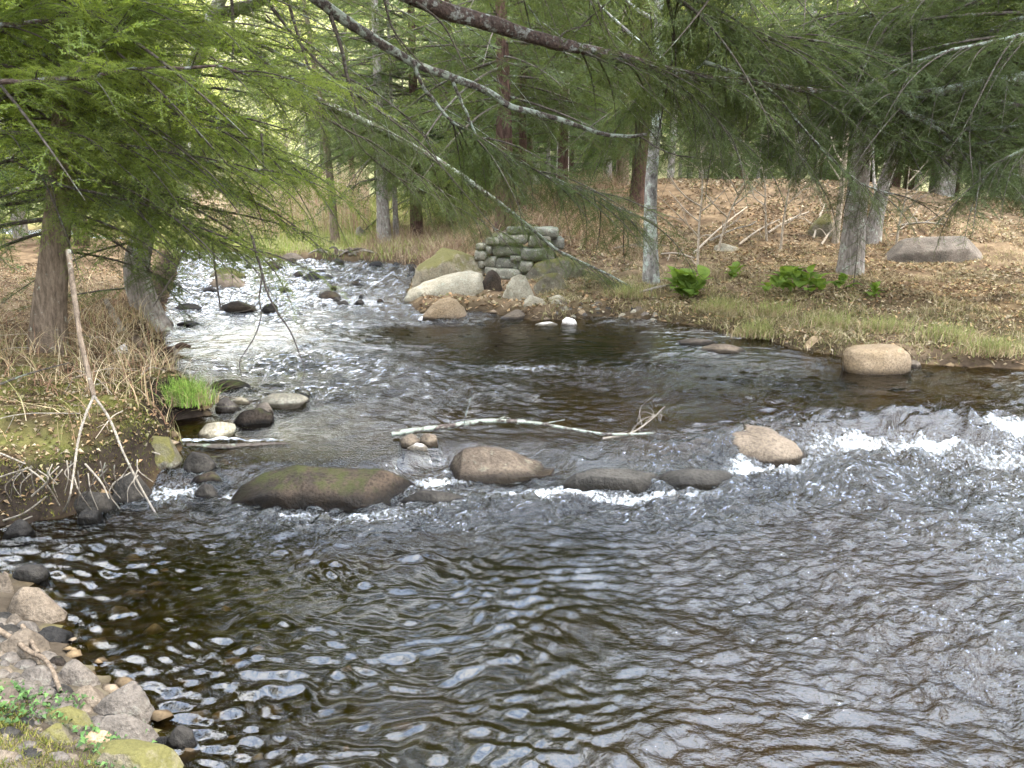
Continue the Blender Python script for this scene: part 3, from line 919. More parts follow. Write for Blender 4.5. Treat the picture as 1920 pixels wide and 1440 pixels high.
# ------------------------------------------------------------------ dry stone pier
WALL_Y = hit(960, 545, ground)[1] + 1.1
wb = at(960, 510, WALL_Y)
wall = empty('stone_pier', (wb[0], WALL_Y, wb[2]), 'small dry stone pier of stacked mossy blocks on the far bank', 'stone wall')
STONES = [(933, 990, 439, 460), (911, 935, 447, 460), (892, 913, 457, 470), (911, 922, 461, 477), (920, 982, 459, 481), (890, 913, 470, 491), (978, 1024, 465, 490),
          (904, 931, 481, 503), (927, 966, 484, 506), (957, 978, 480, 490), (960, 993, 489, 507), (990, 1032, 441, 463), (1020, 1040, 466, 491), (1000, 1048, 427, 447),
          (896, 909, 489, 505), (930, 978, 505, 526), (975, 1000, 490, 512), (950, 1002, 426, 440), (1032, 1058, 446, 468), (908, 935, 503, 520)]
for k, (x0, x1, y0, y1) in enumerate(STONES):
    ys_ = WALL_Y + rng.normal(0, 0.05)
    a, b = at(x0, y0, ys_), at(x1, y1, ys_)
    wd, hh, dp = (b[0] - a[0]) * 1.02, (a[2] - b[2]) * 1.0, 0.55
    nu, nv = 20, 12
    U, Vv = np.meshgrid(np.linspace(-math.pi, math.pi, nu, endpoint=False), np.linspace(-math.pi / 2, math.pi / 2, nv))
    ex = 0.30
    pw = lambda q, e_: np.sign(q) * np.abs(q) ** e_
    Xs = pw(np.cos(Vv), ex) * pw(np.cos(U), ex)
    Ys = pw(np.cos(Vv), ex) * pw(np.sin(U), ex)
    Zs = pw(np.sin(Vv), 0.55)
    P = np.stack([Xs.ravel() * wd / 2, Ys.ravel() * dp / 2, Zs.ravel() * hh / 2], 1)
    am = 0.16 * min(wd, hh)
    P += am * np.stack([fbm(P * 3.5 + k * 7.1 + 30 * j, 4) for j in range(3)], 1)
    i = np.arange(nv - 1)[:, None] * nu
    j = np.arange(nu)[None]
    jk = (j + 1) % nu
    f = np.stack([i + j, i + jk, i + nu + jk, i + nu + j], -1).reshape(-1, 4)
    cxyz = (a + b) / 2
    obj('stone', mesh('stone', P, f, M_WALL, {'wet': np.zeros(len(P))}), wall, (cxyz[0] - wb[0], ys_ + dp / 2 - WALL_Y, cxyz[2] - wb[2]))
# packed earth core behind the face
_m = MB()
c0, c1 = at(898, 505, WALL_Y + 0.3), at(1045, 437, WALL_Y + 0.3)
uu = np.linspace(0, math.pi, 24)
Pc = []
for yk in np.linspace(0, 1.4, 8):
    for a in uu:
        Pc.append((c0[0] + (c1[0] - c0[0]) * (0.5 - 0.5 * math.cos(a)), WALL_Y + 0.35 + yk, c0[2] - 0.3 + (c1[2] - c0[2] + 0.3) * min(1, math.sin(a) ** 0.35)))
Pc = np.array(Pc)
Pc += 0.05 * np.stack([fbm(Pc * 2 + 9 * j, 3) for j in range(3)], 1)
i = (np.arange(7)[:, None] * 24 + np.arange(23)[None]).ravel()
obj('earth_fill', mesh('earth_fill', Pc - wb, np.stack([i, i + 24, i + 25, i + 1], 1), M_EARTH, {'wet': np.zeros(len(Pc))}), wall)

# ------------------------------------------------------------------ hemlock branches (shared meshes)
def hemlock_spray(Lb, seed, coarse=False, droop=0.22, dens=1.0):
    """one flat drooping hemlock branch along +X: returns wood MB, needles (V, F)"""
    r = np.random.default_rng(seed)
    n = 22
    s = np.linspace(0, 1, n)
    ax = np.stack([s * Lb, 0.05 * Lb * np.sin(s * 3 + r.random() * 6) * s, Lb * (0.10 * s - (0.10 + droop) * s ** 2.2)], 1)
    wood = MB()
    wood.add(*tube(ax, 0.0085 * Lb * (1 - s) ** 0.8 + 0.0025, 4 if coarse else 5))
    seg_p, seg_d, seg_l, seg_n = [], [], [], []
    step = (0.12 if coarse else 0.10) / dens
    t, side = 0.10 * Lb, 1
    while t < 0.985 * Lb:
        k = t / Lb
        t += step * (0.7 + 0.6 * r.random())
        side = -side
        ln = (0.40 * Lb * (1 - k) ** 0.75 * (0.45 + 0.75 * r.random()) + 0.07) * (0.35 + 0.65 * min(1, k / 0.25))
        p = np.array([np.interp(k, s, ax[:, 0]), np.interp(k, s, ax[:, 1]), np.interp(k, s, ax[:, 2])])
        ang = side * R(64 - 14 * k + r.normal(0, 13))
        base_pitch = -0.10 - 0.55 * k * droop + r.normal(0, 0.24)
        d0 = np.array([math.cos(ang), math.sin(ang), base_pitch])
        d0 /= np.linalg.norm(d0)
        m = max(3, int(ln / 0.10))
        q = np.linspace(0, 1, m + 1)
        bend = 0.06 + 0.22 * r.random()
        pts = p + d0 * (q * ln)[:, None] + np.array([0.12 * ln, 0, -bend * ln])[None] * (q ** 2)[:, None]
        if not coarse or r.random() < 0.5:
            wood.add(*tube(pts[::1 if m < 5 else 2] if m >= 5 else pts, 0.0022, 3))
        tang = np.gradient(pts, axis=0)
        tang /= np.linalg.norm(tang, axis=1)[:, None]
        tilt = np.array([0.5 * r.normal(), 0.5 * r.normal(), 1.0])
        # twig itself carries needles
        for a in range(m):
            seg_p.append(pts[a]); seg_d.append(tang[a]); seg_l.append(np.linalg.norm(pts[a + 1] - pts[a])); seg_n.append(tilt)
        # side twigs
        st2 = 0.075 if coarse else 0.042
        u, sd2 = 0.12 * ln, 1
        while u < ln:
            kk = u / ln
            sd2 = -sd2
            l2 = (0.30 * ln * (1 - kk) ** 0.7 + 0.035) * (0.5 + 0.7 * r.random())
            l2 = min(l2, 0.26 if coarse else 0.15)
            pp = np.array([np.interp(kk, q, pts[:, c]) for c in range(3)])
            tt = tang[min(int(kk * m), m)]
            bn = np.cross(tilt, tt)
            bn /= np.linalg.norm(bn)
            an = R(58 + r.normal(0, 13))
            d2 = tt * math.cos(an) + sd2 * bn * math.sin(an) + np.array([0, 0, -0.12 - 0.18 * r.random()])
            d2 /= np.linalg.norm(d2)
            seg_p.append(pp); seg_d.append(d2); seg_l.append(l2); seg_n.append(tilt + 0.25 * r.normal(size=3))
            u += st2 * (0.7 + 0.6 * r.random())
    p, d, l, nn = np.array(seg_p), np.array(seg_d), np.array(seg_l), np.array(seg_n)
    sp = 0.022 if coarse else 0.0075
    cnt = np.maximum(1, (l / sp).astype(int))
    idx = np.repeat(np.arange(len(l)), cnt)
    off = np.concatenate([np.arange(c) for c in cnt])
    u = (off + r.random(len(off))) / cnt[idx] * l[idx]
    P = p[idx] + d[idx] * u[:, None]
    T = d[idx]
    Bn = np.cross(nn[idx], T)
    Bn /= np.linalg.norm(Bn, axis=1)[:, None] + 1e-9
    sdn = np.where(off % 2 == 0, 1.0, -1.0)
    ND = T * 0.55 + Bn * sdn[:, None] * 0.8 + r.normal(0, 0.34, (len(P), 3))
    ND /= np.linalg.norm(ND, axis=1)[:, None]
    nl = (0.055 if coarse else 0.021) * (0.7 + 0.6 * r.random(len(P)))
    nw = (0.0100 if coarse else 0.0050)
    W_ = np.cross(ND, nn[idx] + r.normal(0, 0.5, (len(P), 3)))
    W_ /= np.linalg.norm(W_, axis=1)[:, None] + 1e-9
    V = np.stack([P - W_ * nw, P + W_ * nw, P + ND * nl[:, None] + W_ * nw * 0.4], 1).reshape(-1, 3)
    return wood, V, np.arange(len(V)).reshape(-1, 3)

VAR_W, VAR_F = [], []
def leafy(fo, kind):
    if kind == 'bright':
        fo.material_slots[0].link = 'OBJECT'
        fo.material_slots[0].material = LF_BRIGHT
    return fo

NV = 5
for k in range(NV):
    wd_, V, Fc = hemlock_spray(3.0, 100 + k, droop=0.08 + 0.05 * k)
    VAR_W.append(wd_.mesh('branch', B_TWIG))
    me = mesh('foliage', V, Fc, LF_DARK, smooth=False)
    VAR_F.append(me)

def rotm(direc, roll=0.0):
    """matrix turning +X to direc, keeping +Z roughly up"""
    x = Vector(direc).normalized()
    up = Vector((0, 0, 1)) if abs(x.z) < 0.95 else Vector((0, 1, 0))
    y = up.cross(x).normalized()
    z = x.cross(y)
    m = Matrix((x, y, z)).transposed()
    return m @ Matrix.Rotation(roll, 3, 'X')

def put_branch(tree, pos, direc, scale, kind='dark', roll=0.0, var=None):
    k = rng.integers(NV) if var is None else var
    b = obj('branch', VAR_W[k], tree)
    m = rotm(direc, roll)
    b.matrix_local = Matrix.Translation(Vector(pos)) @ (m @ Matrix.Scale(scale, 3)).to_4x4()
    leafy(obj('foliage', VAR_F[k], b), kind)
    return b

def trunk(tree, pts, r0, r1, mat, sides=14, n=40, flare=0.35, rough=0.12):
    P = smooth_path(pts, n)
    s = np.linspace(0, 1, n)
    r = r0 + (r1 - r0) * s ** 0.8
    hgt = P[:, 2] - P[0, 2]
    r = r * (1 + flare * np.exp(-np.maximum(hgt, 0) / 0.35))
    V, f = tube(P, r, sides, rough=rough, seed=rng.random() * 50)
    return obj('trunk', mesh('trunk', V, f, mat), tree), P

def hemlock(base, H, dia, mat, label, top=(0, 0), start=2.0, nbr=54, maxlen=3.2, kind='dark', az=None, bend=0.0, group=None, rmax=None, zmax=None):
    t = empty('hemlock_tree', base, label, 'tree', group)
    pts = [(0, 0, -0.35), (top[0] * 0.12 + bend, top[1] * 0.12, H * 0.25), (top[0] * 0.5, top[1] * 0.5, H * 0.6), (top[0], top[1], H)]
    _, P = trunk(t, pts, dia / 2, 0.03, mat)
    a = rng.random() * 6.28
    for k in range(nbr):
        h = start + (H - start) * ((k + rng.random()) / nbr) ** 1.15
        if zmax and h > zmax: continue
        f = (h - start) / (H - start)
        a += 2.4 + 0.3 * rng.normal()
        aa = a
        if az is not None:
            aa = az[0] + (az[1] - az[0]) * rng.random()
        ln = maxlen * (1 - f) ** 0.65 * (0.65 + 0.5 * rng.random()) + 0.4
        c = [np.interp(h, P[:, 2], P[:, j]) for j in range(2)]
        pit = -0.22 + 0.55 * f + rng.normal(0, 0.1)
        put_branch(t, (c[0], c[1], h), (math.cos(aa), math.sin(aa), pit), ln / 3.0, kind, rng.normal(0, 0.15))
    return t

def limb(tree, pts, r0, r1, mat, sprays=10, kind='dark', smin=0.25, smax=0.55, start=0.3, n=46, name='limb', down=0.25, sides=9, seed=None, endspray=True, rough=0.14):
    """explicit limb through (px, py, distance) points; foliage sprays are its sub-parts"""
    rr = np.random.default_rng(int(rng.integers(1e6)) if seed is None else seed)
    org = np.array(tree.location)
    P = smooth_path([at(*p) if len(p) == 3 and not isinstance(p, np.ndarray) else p for p in pts], n)
    s = np.linspace(0, 1, n)
    wob = np.stack([fbm(np.stack([s * 9 + 5.1 * j + rr.random() * 90, s * 0, s * 0 + j], 1), 3) for j in range(3)], 1)
    P = P + wob * (0.028 * np.minimum(1, r0 / 0.02 * 0.5 + 0.3)) * np.minimum(1, s * 6)[:, None]
    V, f = tube(P - org, r0 + (r1 - r0) * s ** 0.9, sides, rough=rough, seed=rr.random() * 50)
    lo = obj(name, mesh(name, V, f, mat), tree)
    sprays = int(sprays * 2.3)
    for k in range(sprays):
        u = start + (1 - start) * (k + 0.3 + 0.5 * rr.random()) / sprays
        i = min(int(u * (n - 1)), n - 2)
        T = P[i + 1] - P[i]
        T /= np.linalg.norm(T)
        lat = np.cross(T, (0, 0, 1.0))
        lat /= np.linalg.norm(lat)
        sd_ = 1 if k % 2 else -1
        dv = T * (0.5 + 0.3 * rr.random()) + lat * sd_ * (0.8) + np.array([0, 0, -down + 0.2 * rr.normal()])
        sc = smin + (smax - smin) * rr.random()
        v = int(rr.integers(NV))
        fo = leafy(obj('foliage', SPRAY[v], lo), kind)
        fo.matrix_local = Matrix.Translation(Vector(P[i] - org)) @ (rotm(dv, rr.normal(0, 0.3)) @ Matrix.Scale(sc, 3)).to_4x4()
    if endspray and sprays:
        fo = leafy(obj('foliage', SPRAY[int(rr.integers(NV))], lo), kind)
        T = P[-1] - P[-3]
        fo.matrix_local = Matrix.Translation(Vector(P[-2] - org)) @ (rotm(T, 0) @ Matrix.Scale(smax, 3)).to_4x4()
    return lo

# sprays with their twigs in the same mesh (sub-parts of limbs)
SPRAY = []
for k in range(NV):
    wd_, V, Fc = hemlock_spray(3.0, 200 + k, droop=0.10 + 0.05 * k)
    Vw = np.concatenate(wd_.v)
    Fw = np.concatenate(wd_.f4)
    me = mesh('foliage', np.concatenate([Vw, V]), [Fc + len(Vw), Fw], [LF_DARK, B_TWIG], matidx=np.concatenate([np.zeros(len(Fc)), np.ones(len(Fw))]), smooth=False)
    SPRAY.append(me)

def base_at(px, py):
    p = hit(px, py, ground)
    p[2] = gz(p[0], p[1])
    return p

# --- far bank trees with recognisable trunks
b = base_at(948, 428)
t_red = hemlock(b, 15, 0.52, B_RED, 'thick red brown hemlock trunk standing right behind the stone pier', top=(-0.5, 0.4), start=2.9, nbr=112, maxlen=3.8)
b = base_at(982, 420)
b2 = np.array([b[0], b[1] + 2.0, 0]); b2[2] = gz(b2[0], b2[1])
hemlock(b2, 13, 0.30, B_RED, 'slimmer red brown hemlock just right of and behind the one at the pier', start=3.0, nbr=70, maxlen=3.0)
bx, by = 1192 - 960, 23.5
bx = bx / F * by
t_red2 = hemlock((bx, by, gz(bx, by)), 16, 0.60, B_RED, 'thick dark red brown hemlock close behind the pale lichened trunk', start=4.6, nbr=102, maxlen=4.2)
bx, by = (1160 - 960) / F * 26, 26
hemlock((bx, by, gz(bx, by)), 15, 0.46, B_BROWN, 'grey brown hemlock left of the dark pair behind the lichened trunk', start=3.2, nbr=80, maxlen=3.4)
bx, by = (1052 - 960) / F * 25, 25
hemlock((bx, by, gz(bx, by)), 14, 0.42, B_RED, 'dark hemlock half hidden between stone pier and lichened trunk', start=2.0, nbr=86, maxlen=3.4)
b = base_at(720, 455)
hemlock(b, 13, 0.46, B_GREY, 'sturdy grey trunk at the far bank with a thin twin beside it', start=2.6, nbr=86, maxlen=3.4)
b = base_at(743, 450)
hemlock(b, 9, 0.20, B_GREY, 'thin grey trunk grown against the sturdy far bank one', start=2.4, nbr=25, maxlen=2.0)
b = base_at(630, 456)
hemlock(b, 12, 0.30, B_BROWN, 'slender brown tree leaning left over the far bank', top=(-1.2, 0.3), start=3.6, nbr=64, maxlen=3.2)
b = base_at(848, 415)
hemlock(np.array([b[0], 27.0, gz(b[0], 27.0)]), 13, 0.34, B_RED, 'dark hemlock with low boughs left of the pier on the slope', start=1.2, nbr=96, maxlen=3.4)

# lichened pale trunk (broadleaf, still bare)
def bare_tree(base, pts, r0, r1, mat, label, name='bare_tree', twigs=10, seed=0, cat='tree', tl=1.6, group=None, t0=0.35):
    t = empty(name, base, label, cat, group)
    _, P = trunk(t, pts, r0, r1, mat, sides=14, flare=0.25, rough=0.10)
    rr = np.random.default_rng(seed)
    for k in range(twigs):
        i = int(len(P) * (t0 + (0.95 - t0) * (k + rr.random()) / twigs))
        i = min(i, len(P) - 2)
        a = rr.random() * 6.28
        d = np.array([math.cos(a), math.sin(a), 0.5 + 0.5 * rr.random()])
        d /= np.linalg.norm(d)
        ln = tl * (0.5 + rr.random())
        q = np.linspace(0, 1, 9)[:, None]
        pts_ = P[i] + d * q * ln + np.array([0, 0, 0.25 * ln]) * q ** 2 + 0.05 * ln * rr.normal(size=3) * np.sin(q * 5)
        V, f = tube(pts_, (0.25 * r0 * (1 - q[:, 0]) + 0.006), 6)
        obj('limb', mesh('limb', V, f, mat), t)
    return t

b = base_at(1222, 528)
bare_tree(b, [(0, 0, -0.2), (-0.10, 0, 1.8), (-0.05, 0, 4), (-0.25, 0.1, 9)], 0.165, 0.07, B_BIRCH, 'pale trunk mottled with green white lichen at the bank right of the pier', twigs=7, seed=1, t0=0.62)
b = base_at(1592, 512)
t_grey = hemlock(b, 15, 0.54, B_GREY, 'broad grey trunk standing straight on the right bank', start=4.3, nbr=130, maxlen=5.0)
b = base_at(1566, 455)
bare_tree(np.array([b[0], b[1], b[2]]), [(0, 0, -0.2), (0.02, 0, 2.0), (-0.1, 0, 6)], 0.09, 0.04, B_PALE, 'thin pale trunk just left behind the broad grey one', twigs=5, seed=2)
b = base_at(1632, 452)
bare_tree(b, [(0, 0, -0.2), (0.12, 0, 1.0), (0.45, 0, 3.0), (0.9, 0, 8)], 0.24, 0.10, B_GREY, 'twisted grey trunk leaning right behind the broad grey one', twigs=6, seed=3)

# --- right hand hemlock, trunk beyond the frame edge: its boughs hang over the water
TR = hemlock((10.6, 13.2, gz(10.6, 13.2)), 16, 0.6, B_RED, 'hemlock at the right frame edge whose long boughs curtain the upper right', start=4.2, nbr=140, maxlen=5.2, az=(R(120), R(280)))
limb(TR, [(2250, 40, 13.2), (2060, 110, 13.2), (1920, 148, 13.1), (1830, 160, 13.0), (1740, 176, 13.0), (1640, 190, 13.0)], 0.16, 0.055, B_LIMB, sprays=16, smin=0.3, smax=0.8, start=0.25)
limb(TR, [(1660, 188, 13.0), (1720, 218, 12.8), (1800, 240, 12.6), (1870, 240, 12.4), (1940, 228, 12.2)], 0.045, 0.02, B_LIMB, sprays=8, smin=0.25, smax=0.5)
limb(TR, [(1660, 192, 13.0), (1740, 232, 12.7), (1800, 264, 12.5), (1860, 268, 12.3), (1935, 246, 12.1)], 0.04, 0.02, B_LIMB, sprays=8, smin=0.25, smax=0.5)
limb(TR, [(1770, 258, 12.6), (1820, 295, 12.3), (1880, 320, 12.0), (1960, 345, 11.8)], 0.03, 0.012, B_LIMB, sprays=8, smin=0.3, smax=0.6)
limb(TR, [(1590, 215, 13.4), (1640, 238, 13.2), (1700, 268, 13.0), (1760, 288, 12.8)], 0.03, 0.01, B_LIMB, sprays=7, smin=0.25, smax=0.5)
limb(TR, [(2100, 180, 11.5), (1960, 260, 11.5), (1880, 300, 11.6), (1840, 340, 11.7)], 0.05, 0.01, B_LIMB, sprays=10, smin=0.2, smax=0.4, down=0.3)
limb(TR, [(2080, -40, 14.0), (1900, 40, 14.2), (1750, 90, 14.5), (1600, 130, 14.8)], 0.06, 0.015, B_LIMB, sprays=16, smin=0.4, smax=0.9, down=0.3)
limb(TR, [(2000, -160, 13.0), (1850, -60, 13.2), (1700, 10, 13.6), (1520, 60, 14.0), (1420, 110, 14.2)], 0.07, 0.012, B_LIMB, sprays=18, smin=0.4, smax=0.9, down=0.3)
for k, (pts, r_) in enumerate([([(2050, 30, 12.0), (1900, 70, 12.2), (1760, 100, 12.5), (1640, 150, 12.8), (1560, 200, 13.0)], .04), ([(2060, 240, 12.4), (1930, 200, 12.6), (1800, 190, 13.0), (1700, 230, 13.4)], .04), ([(1980, -60, 14.6), (1800, -10, 14.8), (1600, 40, 15.2), (1450, 110, 15.4), (1350, 190, 15.6)], .05), ([(1300, -60, 13.0), (1290, 40, 13.4), (1250, 130, 13.8), (1190, 200, 14.2)], .03)]):
    limb(TR, pts, r_, 0.008, B_LIMB, sprays=14, smin=0.35, smax=0.7, start=0.12, seed=810 + k)
limb(TR, [(2200, -330, 12.6), (1900, -240, 12.0), (1600, -160, 11.5), (1350, -90, 11.3)], 0.08, 0.012, B_LIMB, sprays=16, smin=0.5, smax=1.0)

# --- left bank trees
b = base_at(85, 655)
T1 = empty('leaning_tree', b, 'grey brown trunk leaning right on the left bank, nearest whole trunk', 'tree')
trunk(T1, [np.array([0, 0, -0.3])] + [at(px, py, b[1]) - b for px, py in [(92, 590), (100, 500), (108, 400), (114, 310), (118, 150), (112, -150), (110, -600)]], 0.22, 0.06, B_BROWN)
b = base_at(252, 590)
b[1] = max(b[1], 13.0)
b[2] = gz(b[0], b[1])
T2 = empty('leaning_hemlock', b, 'grey hemlock leaning right over the rapids from the left bank', 'tree')
trunk(T2, [np.array([0, 0, -0.3])] + [at(px, py, b[1]) - b for px, py in [(258, 520), (272, 430), (292, 350), (318, 270), (352, 160), (395, 40), (440, -60), (520, -260), (600, -560)]], 0.24, 0.05, B_GREY)
limb(T2, [(395, 36, 13.2), (470, 8, 12.9), (560, -40, 12.6)], 0.12, 0.06, B_LIMBR, sprays=5, smin=0.3, smax=0.5)
limb(T2, [(385, 62, 13.1), (430, 85, 13.1), (500, 122, 13.2), (590, 185, 13.4), (700, 236, 13.8), (800, 290, 14.2), (890, 348, 14.6), (945, 388, 15.0), (1000, 432, 15.3), (1050, 472, 15.5), (1100, 496, 15.6), (1150, 520, 15.7), (1200, 548, 15.8)], 0.095, 0.012, B_LIMB, sprays=20, smin=0.2, smax=0.5, start=0.25, n=80, down=0.35)
limb(T2, [(430, 60, 13.0), (520, 100, 13.0), (620, 150, 13.1), (700, 200, 13.3), (760, 235, 13.5)], 0.04, 0.008, B_LIMB, sprays=8, smin=0.2, smax=0.4, down=0.5)
limb(T2, [(440, 70, 12.8), (520, 140, 12.8), (600, 215, 13.0), (700, 270, 13.2), (790, 330, 13.6), (850, 372, 13.8)], 0.03, 0.006, B_TWIG, sprays=9, smin=0.2, smax=0.4, down=0.6)
limb(T2, [(660, 240, 13.6), (690, 290, 13.5), (760, 340, 13.6), (860, 390, 13.9), (930, 430, 14.1)], 0.022, 0.005, B_TWIG, sprays=7, smin=0.2, smax=0.4, down=0.6)

# --- the near hemlock left of the frame: thick red limbs right across the top of the view
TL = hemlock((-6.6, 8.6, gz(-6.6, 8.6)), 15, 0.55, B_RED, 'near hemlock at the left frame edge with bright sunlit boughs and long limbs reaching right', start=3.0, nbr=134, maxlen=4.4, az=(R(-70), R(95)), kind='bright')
limb(TL, [at(150, -420, 8.6), at(500, -150, 9.4), at(770, -8, 10.0), at(850, 25, 10.2), at(950, 55, 10.5), at(1060, 85, 10.9), at(1180, 115, 11.3), at(1320, 146, 11.7), at(1420, 158, 12.0), at(1540, 172, 12.4)], 0.13, 0.045, B_LIMBR, sprays=14, smin=0.25, smax=0.7, start=0.55, n=80)
limb(TL, [at(250, -300, 8.8), at(460, -110, 9.6), at(600, 6, 10.2), at(660, 48, 10.4), at(720, 84, 10.6), at(790, 126, 10.8), at(850, 146, 11.0), at(905, 168, 11.2), at(965, 200, 11.4), at(1040, 222, 11.6), at(1110, 244, 11.9), at(1170, 256, 12.1), at(1212, 254, 12.2)], 0.085, 0.022, B_LIMB, sprays=4, smin=0.15, smax=0.25, start=0.5, n=80, endspray=False)
limb(TL, [(845, 143, 11.0), (865, 190, 11.0), (885, 235, 11.1), (905, 275, 11.2), (950, 322, 11.4), (985, 372, 11.5)], 0.025, 0.006, B_LIMB, sprays=3, smin=0.12, smax=0.22, endspray=False)
limb(TL, [(1200, 256, 12.2), (1250, 285, 12.3), (1320, 298, 12.5), (1400, 300, 12.7), (1460, 292, 12.8)], 0.014, 0.005, B_TWIG, sprays=4, smin=0.15, smax=0.3)
limb(TL, [(770, 110, 10.7), (800, 170, 10.8), (850, 230, 11.0), (920, 270, 11.2), (1000, 320, 11.5), (1080, 350, 11.8), (1180, 400, 12.2)], 0.028, 0.008, B_LIMB, sprays=18, smin=0.3, smax=0.6, down=0.3)
limb(TL, [(1320, 116, 11.6), (1400, 146, 11.7), (1460, 185, 11.8), (1510, 245, 11.9), (1560, 300, 12.0), (1610, 340, 12.1), (1670, 365, 12.3)], 0.03, 0.008, B_LIMB, sprays=9, smin=0.2, smax=0.45, down=0.5)
limb(TL, [(1420, 160, 12.0), (1440, 215, 12.0), (1480, 265, 12.1), (1530, 340, 12.2)], 0.016, 0.005, B_TWIG, sprays=6, smin=0.2, smax=0.4, down=0.6)
limb(TL, [(1200, 120, 11.4), (1260, 150, 11.4), (1330, 210, 11.5), (1380, 260, 11.6)], 0.02, 0.005, B_TWIG, sprays=7, smin=0.25, smax=0.5, down=0.4)
limb(TL, [at(1080, -180, 10.4), at(1200, -60, 10.8), at(1300, 20, 11.2), at(1380, 60, 11.6), at(1460, 80, 12.0)], 0.05, 0.012, B_LIMB, sprays=14, smin=0.4, smax=0.8)
limb(TL, [at(800, -320, 9.6), at(1000, -200, 10.0), at(1200, -150, 10.6), at(1400, -120, 11.2)], 0.06, 0.012, B_LIMB, sprays=14, smin=0.4, smax=0.9)
for k, (z0, y1, x1, z1) in enumerate([(6.2, 8.2, 0.6, 5.3), (7.2, 9.5, 1.4, 6.4), (8.0, 7.0, 0.0, 7.6), (8.6, 10.5, 1.6, 7.6), (9.4, 9.0, 0.8, 9.0), (7.0, 6.2, -1.2, 6.0), (10.2, 10.0, 1.0, 10.2), (6.6, 10.8, 0.2, 5.6)]):
    limb(TL, [np.array([-6.5, 8.6, z0]), np.array([-4.2, 8.6 + 0.4 * (y1 - 8.6), z0 + 0.3]), np.array([-1.8, 8.6 + 0.75 * (y1 - 8.6), 0.5 * (z0 + z1) + 0.2]), np.array([x1, y1, z1])], 0.06, 0.012, B_LIMB, sprays=13, smin=0.45, smax=0.85, start=0.2, seed=700 + k)
limb(TL, [(-60, 158, 7.2), (60, 150, 7.2), (150, 146, 7.3), (260, 131, 7.4), (390, 125, 7.5), (470, 138, 7.6), (540, 150, 7.7)], 0.026, 0.006, B_LIMBR, sprays=16, kind='bright', smin=0.18, smax=0.38, start=0.1, down=0.05)
limb(TL, [(140, 145, 7.3), (165, 105, 7.4), (210, 70, 7.5), (260, 20, 7.6)], 0.014, 0.004, B_TWIG, sprays=7, kind='bright', smin=0.18, smax=0.36, down=0.0)
limb(TL, [(-80, 60, 7.6), (80, 40, 7.8), (220, 30, 8.0), (360, 45, 8.2)], 0.03, 0.008, B_LIMBR, sprays=14, kind='bright', smin=0.2, smax=0.45, start=0.1, down=0.05)
limb(TL, [(-100, 250, 8.2), (60, 250, 8.3), (200, 265, 8.5), (340, 290, 8.8), (480, 320, 9.2)], 0.03, 0.006, B_TWIG, sprays=16, kind='bright', smin=0.22, smax=0.5, start=0.1, down=0.2)
limb(TL, [(-80, 180, 9.0), (150, 185, 9.2), (320, 215, 9.6), (450, 260, 10.0), (530, 300, 10.3)], 0.03, 0.006, B_TWIG, sprays=16, kind='bright', smin=0.25, smax=0.55, start=0.1, down=0.2)
limb(TL, [(20, 300, 8.6), (130, 350, 8.7), (260, 380, 9.0), (380, 440, 9.4), (480, 470, 9.7)], 0.02, 0.005, B_TWIG, sprays=14, kind='bright', smin=0.2, smax=0.45, start=0.1, down=0.3)

# low boughs of the two left bank trees
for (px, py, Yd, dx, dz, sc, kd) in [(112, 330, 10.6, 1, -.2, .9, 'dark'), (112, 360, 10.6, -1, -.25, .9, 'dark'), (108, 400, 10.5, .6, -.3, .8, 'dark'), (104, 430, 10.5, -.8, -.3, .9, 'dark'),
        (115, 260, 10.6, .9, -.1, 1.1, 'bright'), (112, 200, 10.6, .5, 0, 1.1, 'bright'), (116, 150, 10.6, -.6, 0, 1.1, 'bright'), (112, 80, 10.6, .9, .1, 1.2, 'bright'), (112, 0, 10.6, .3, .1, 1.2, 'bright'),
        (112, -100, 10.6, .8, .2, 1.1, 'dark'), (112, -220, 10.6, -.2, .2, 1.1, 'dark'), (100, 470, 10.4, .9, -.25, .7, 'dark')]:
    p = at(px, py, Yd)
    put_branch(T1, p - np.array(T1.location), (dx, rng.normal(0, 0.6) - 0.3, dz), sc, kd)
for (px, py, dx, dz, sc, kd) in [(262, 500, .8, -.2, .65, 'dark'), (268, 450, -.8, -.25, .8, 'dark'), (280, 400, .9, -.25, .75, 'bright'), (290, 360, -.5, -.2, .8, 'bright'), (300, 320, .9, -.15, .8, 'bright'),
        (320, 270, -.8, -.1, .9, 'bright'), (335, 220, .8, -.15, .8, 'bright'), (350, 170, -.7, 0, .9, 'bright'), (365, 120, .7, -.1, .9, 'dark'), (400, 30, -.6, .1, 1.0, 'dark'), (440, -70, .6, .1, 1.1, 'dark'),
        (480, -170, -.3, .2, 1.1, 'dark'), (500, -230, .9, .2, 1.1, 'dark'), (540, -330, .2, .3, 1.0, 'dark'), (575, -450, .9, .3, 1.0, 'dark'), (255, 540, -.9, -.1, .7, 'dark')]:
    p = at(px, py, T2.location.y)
    put_branch(T2, p - np.array(T2.location), (dx, rng.normal(0, 0.7), dz), sc, kd)

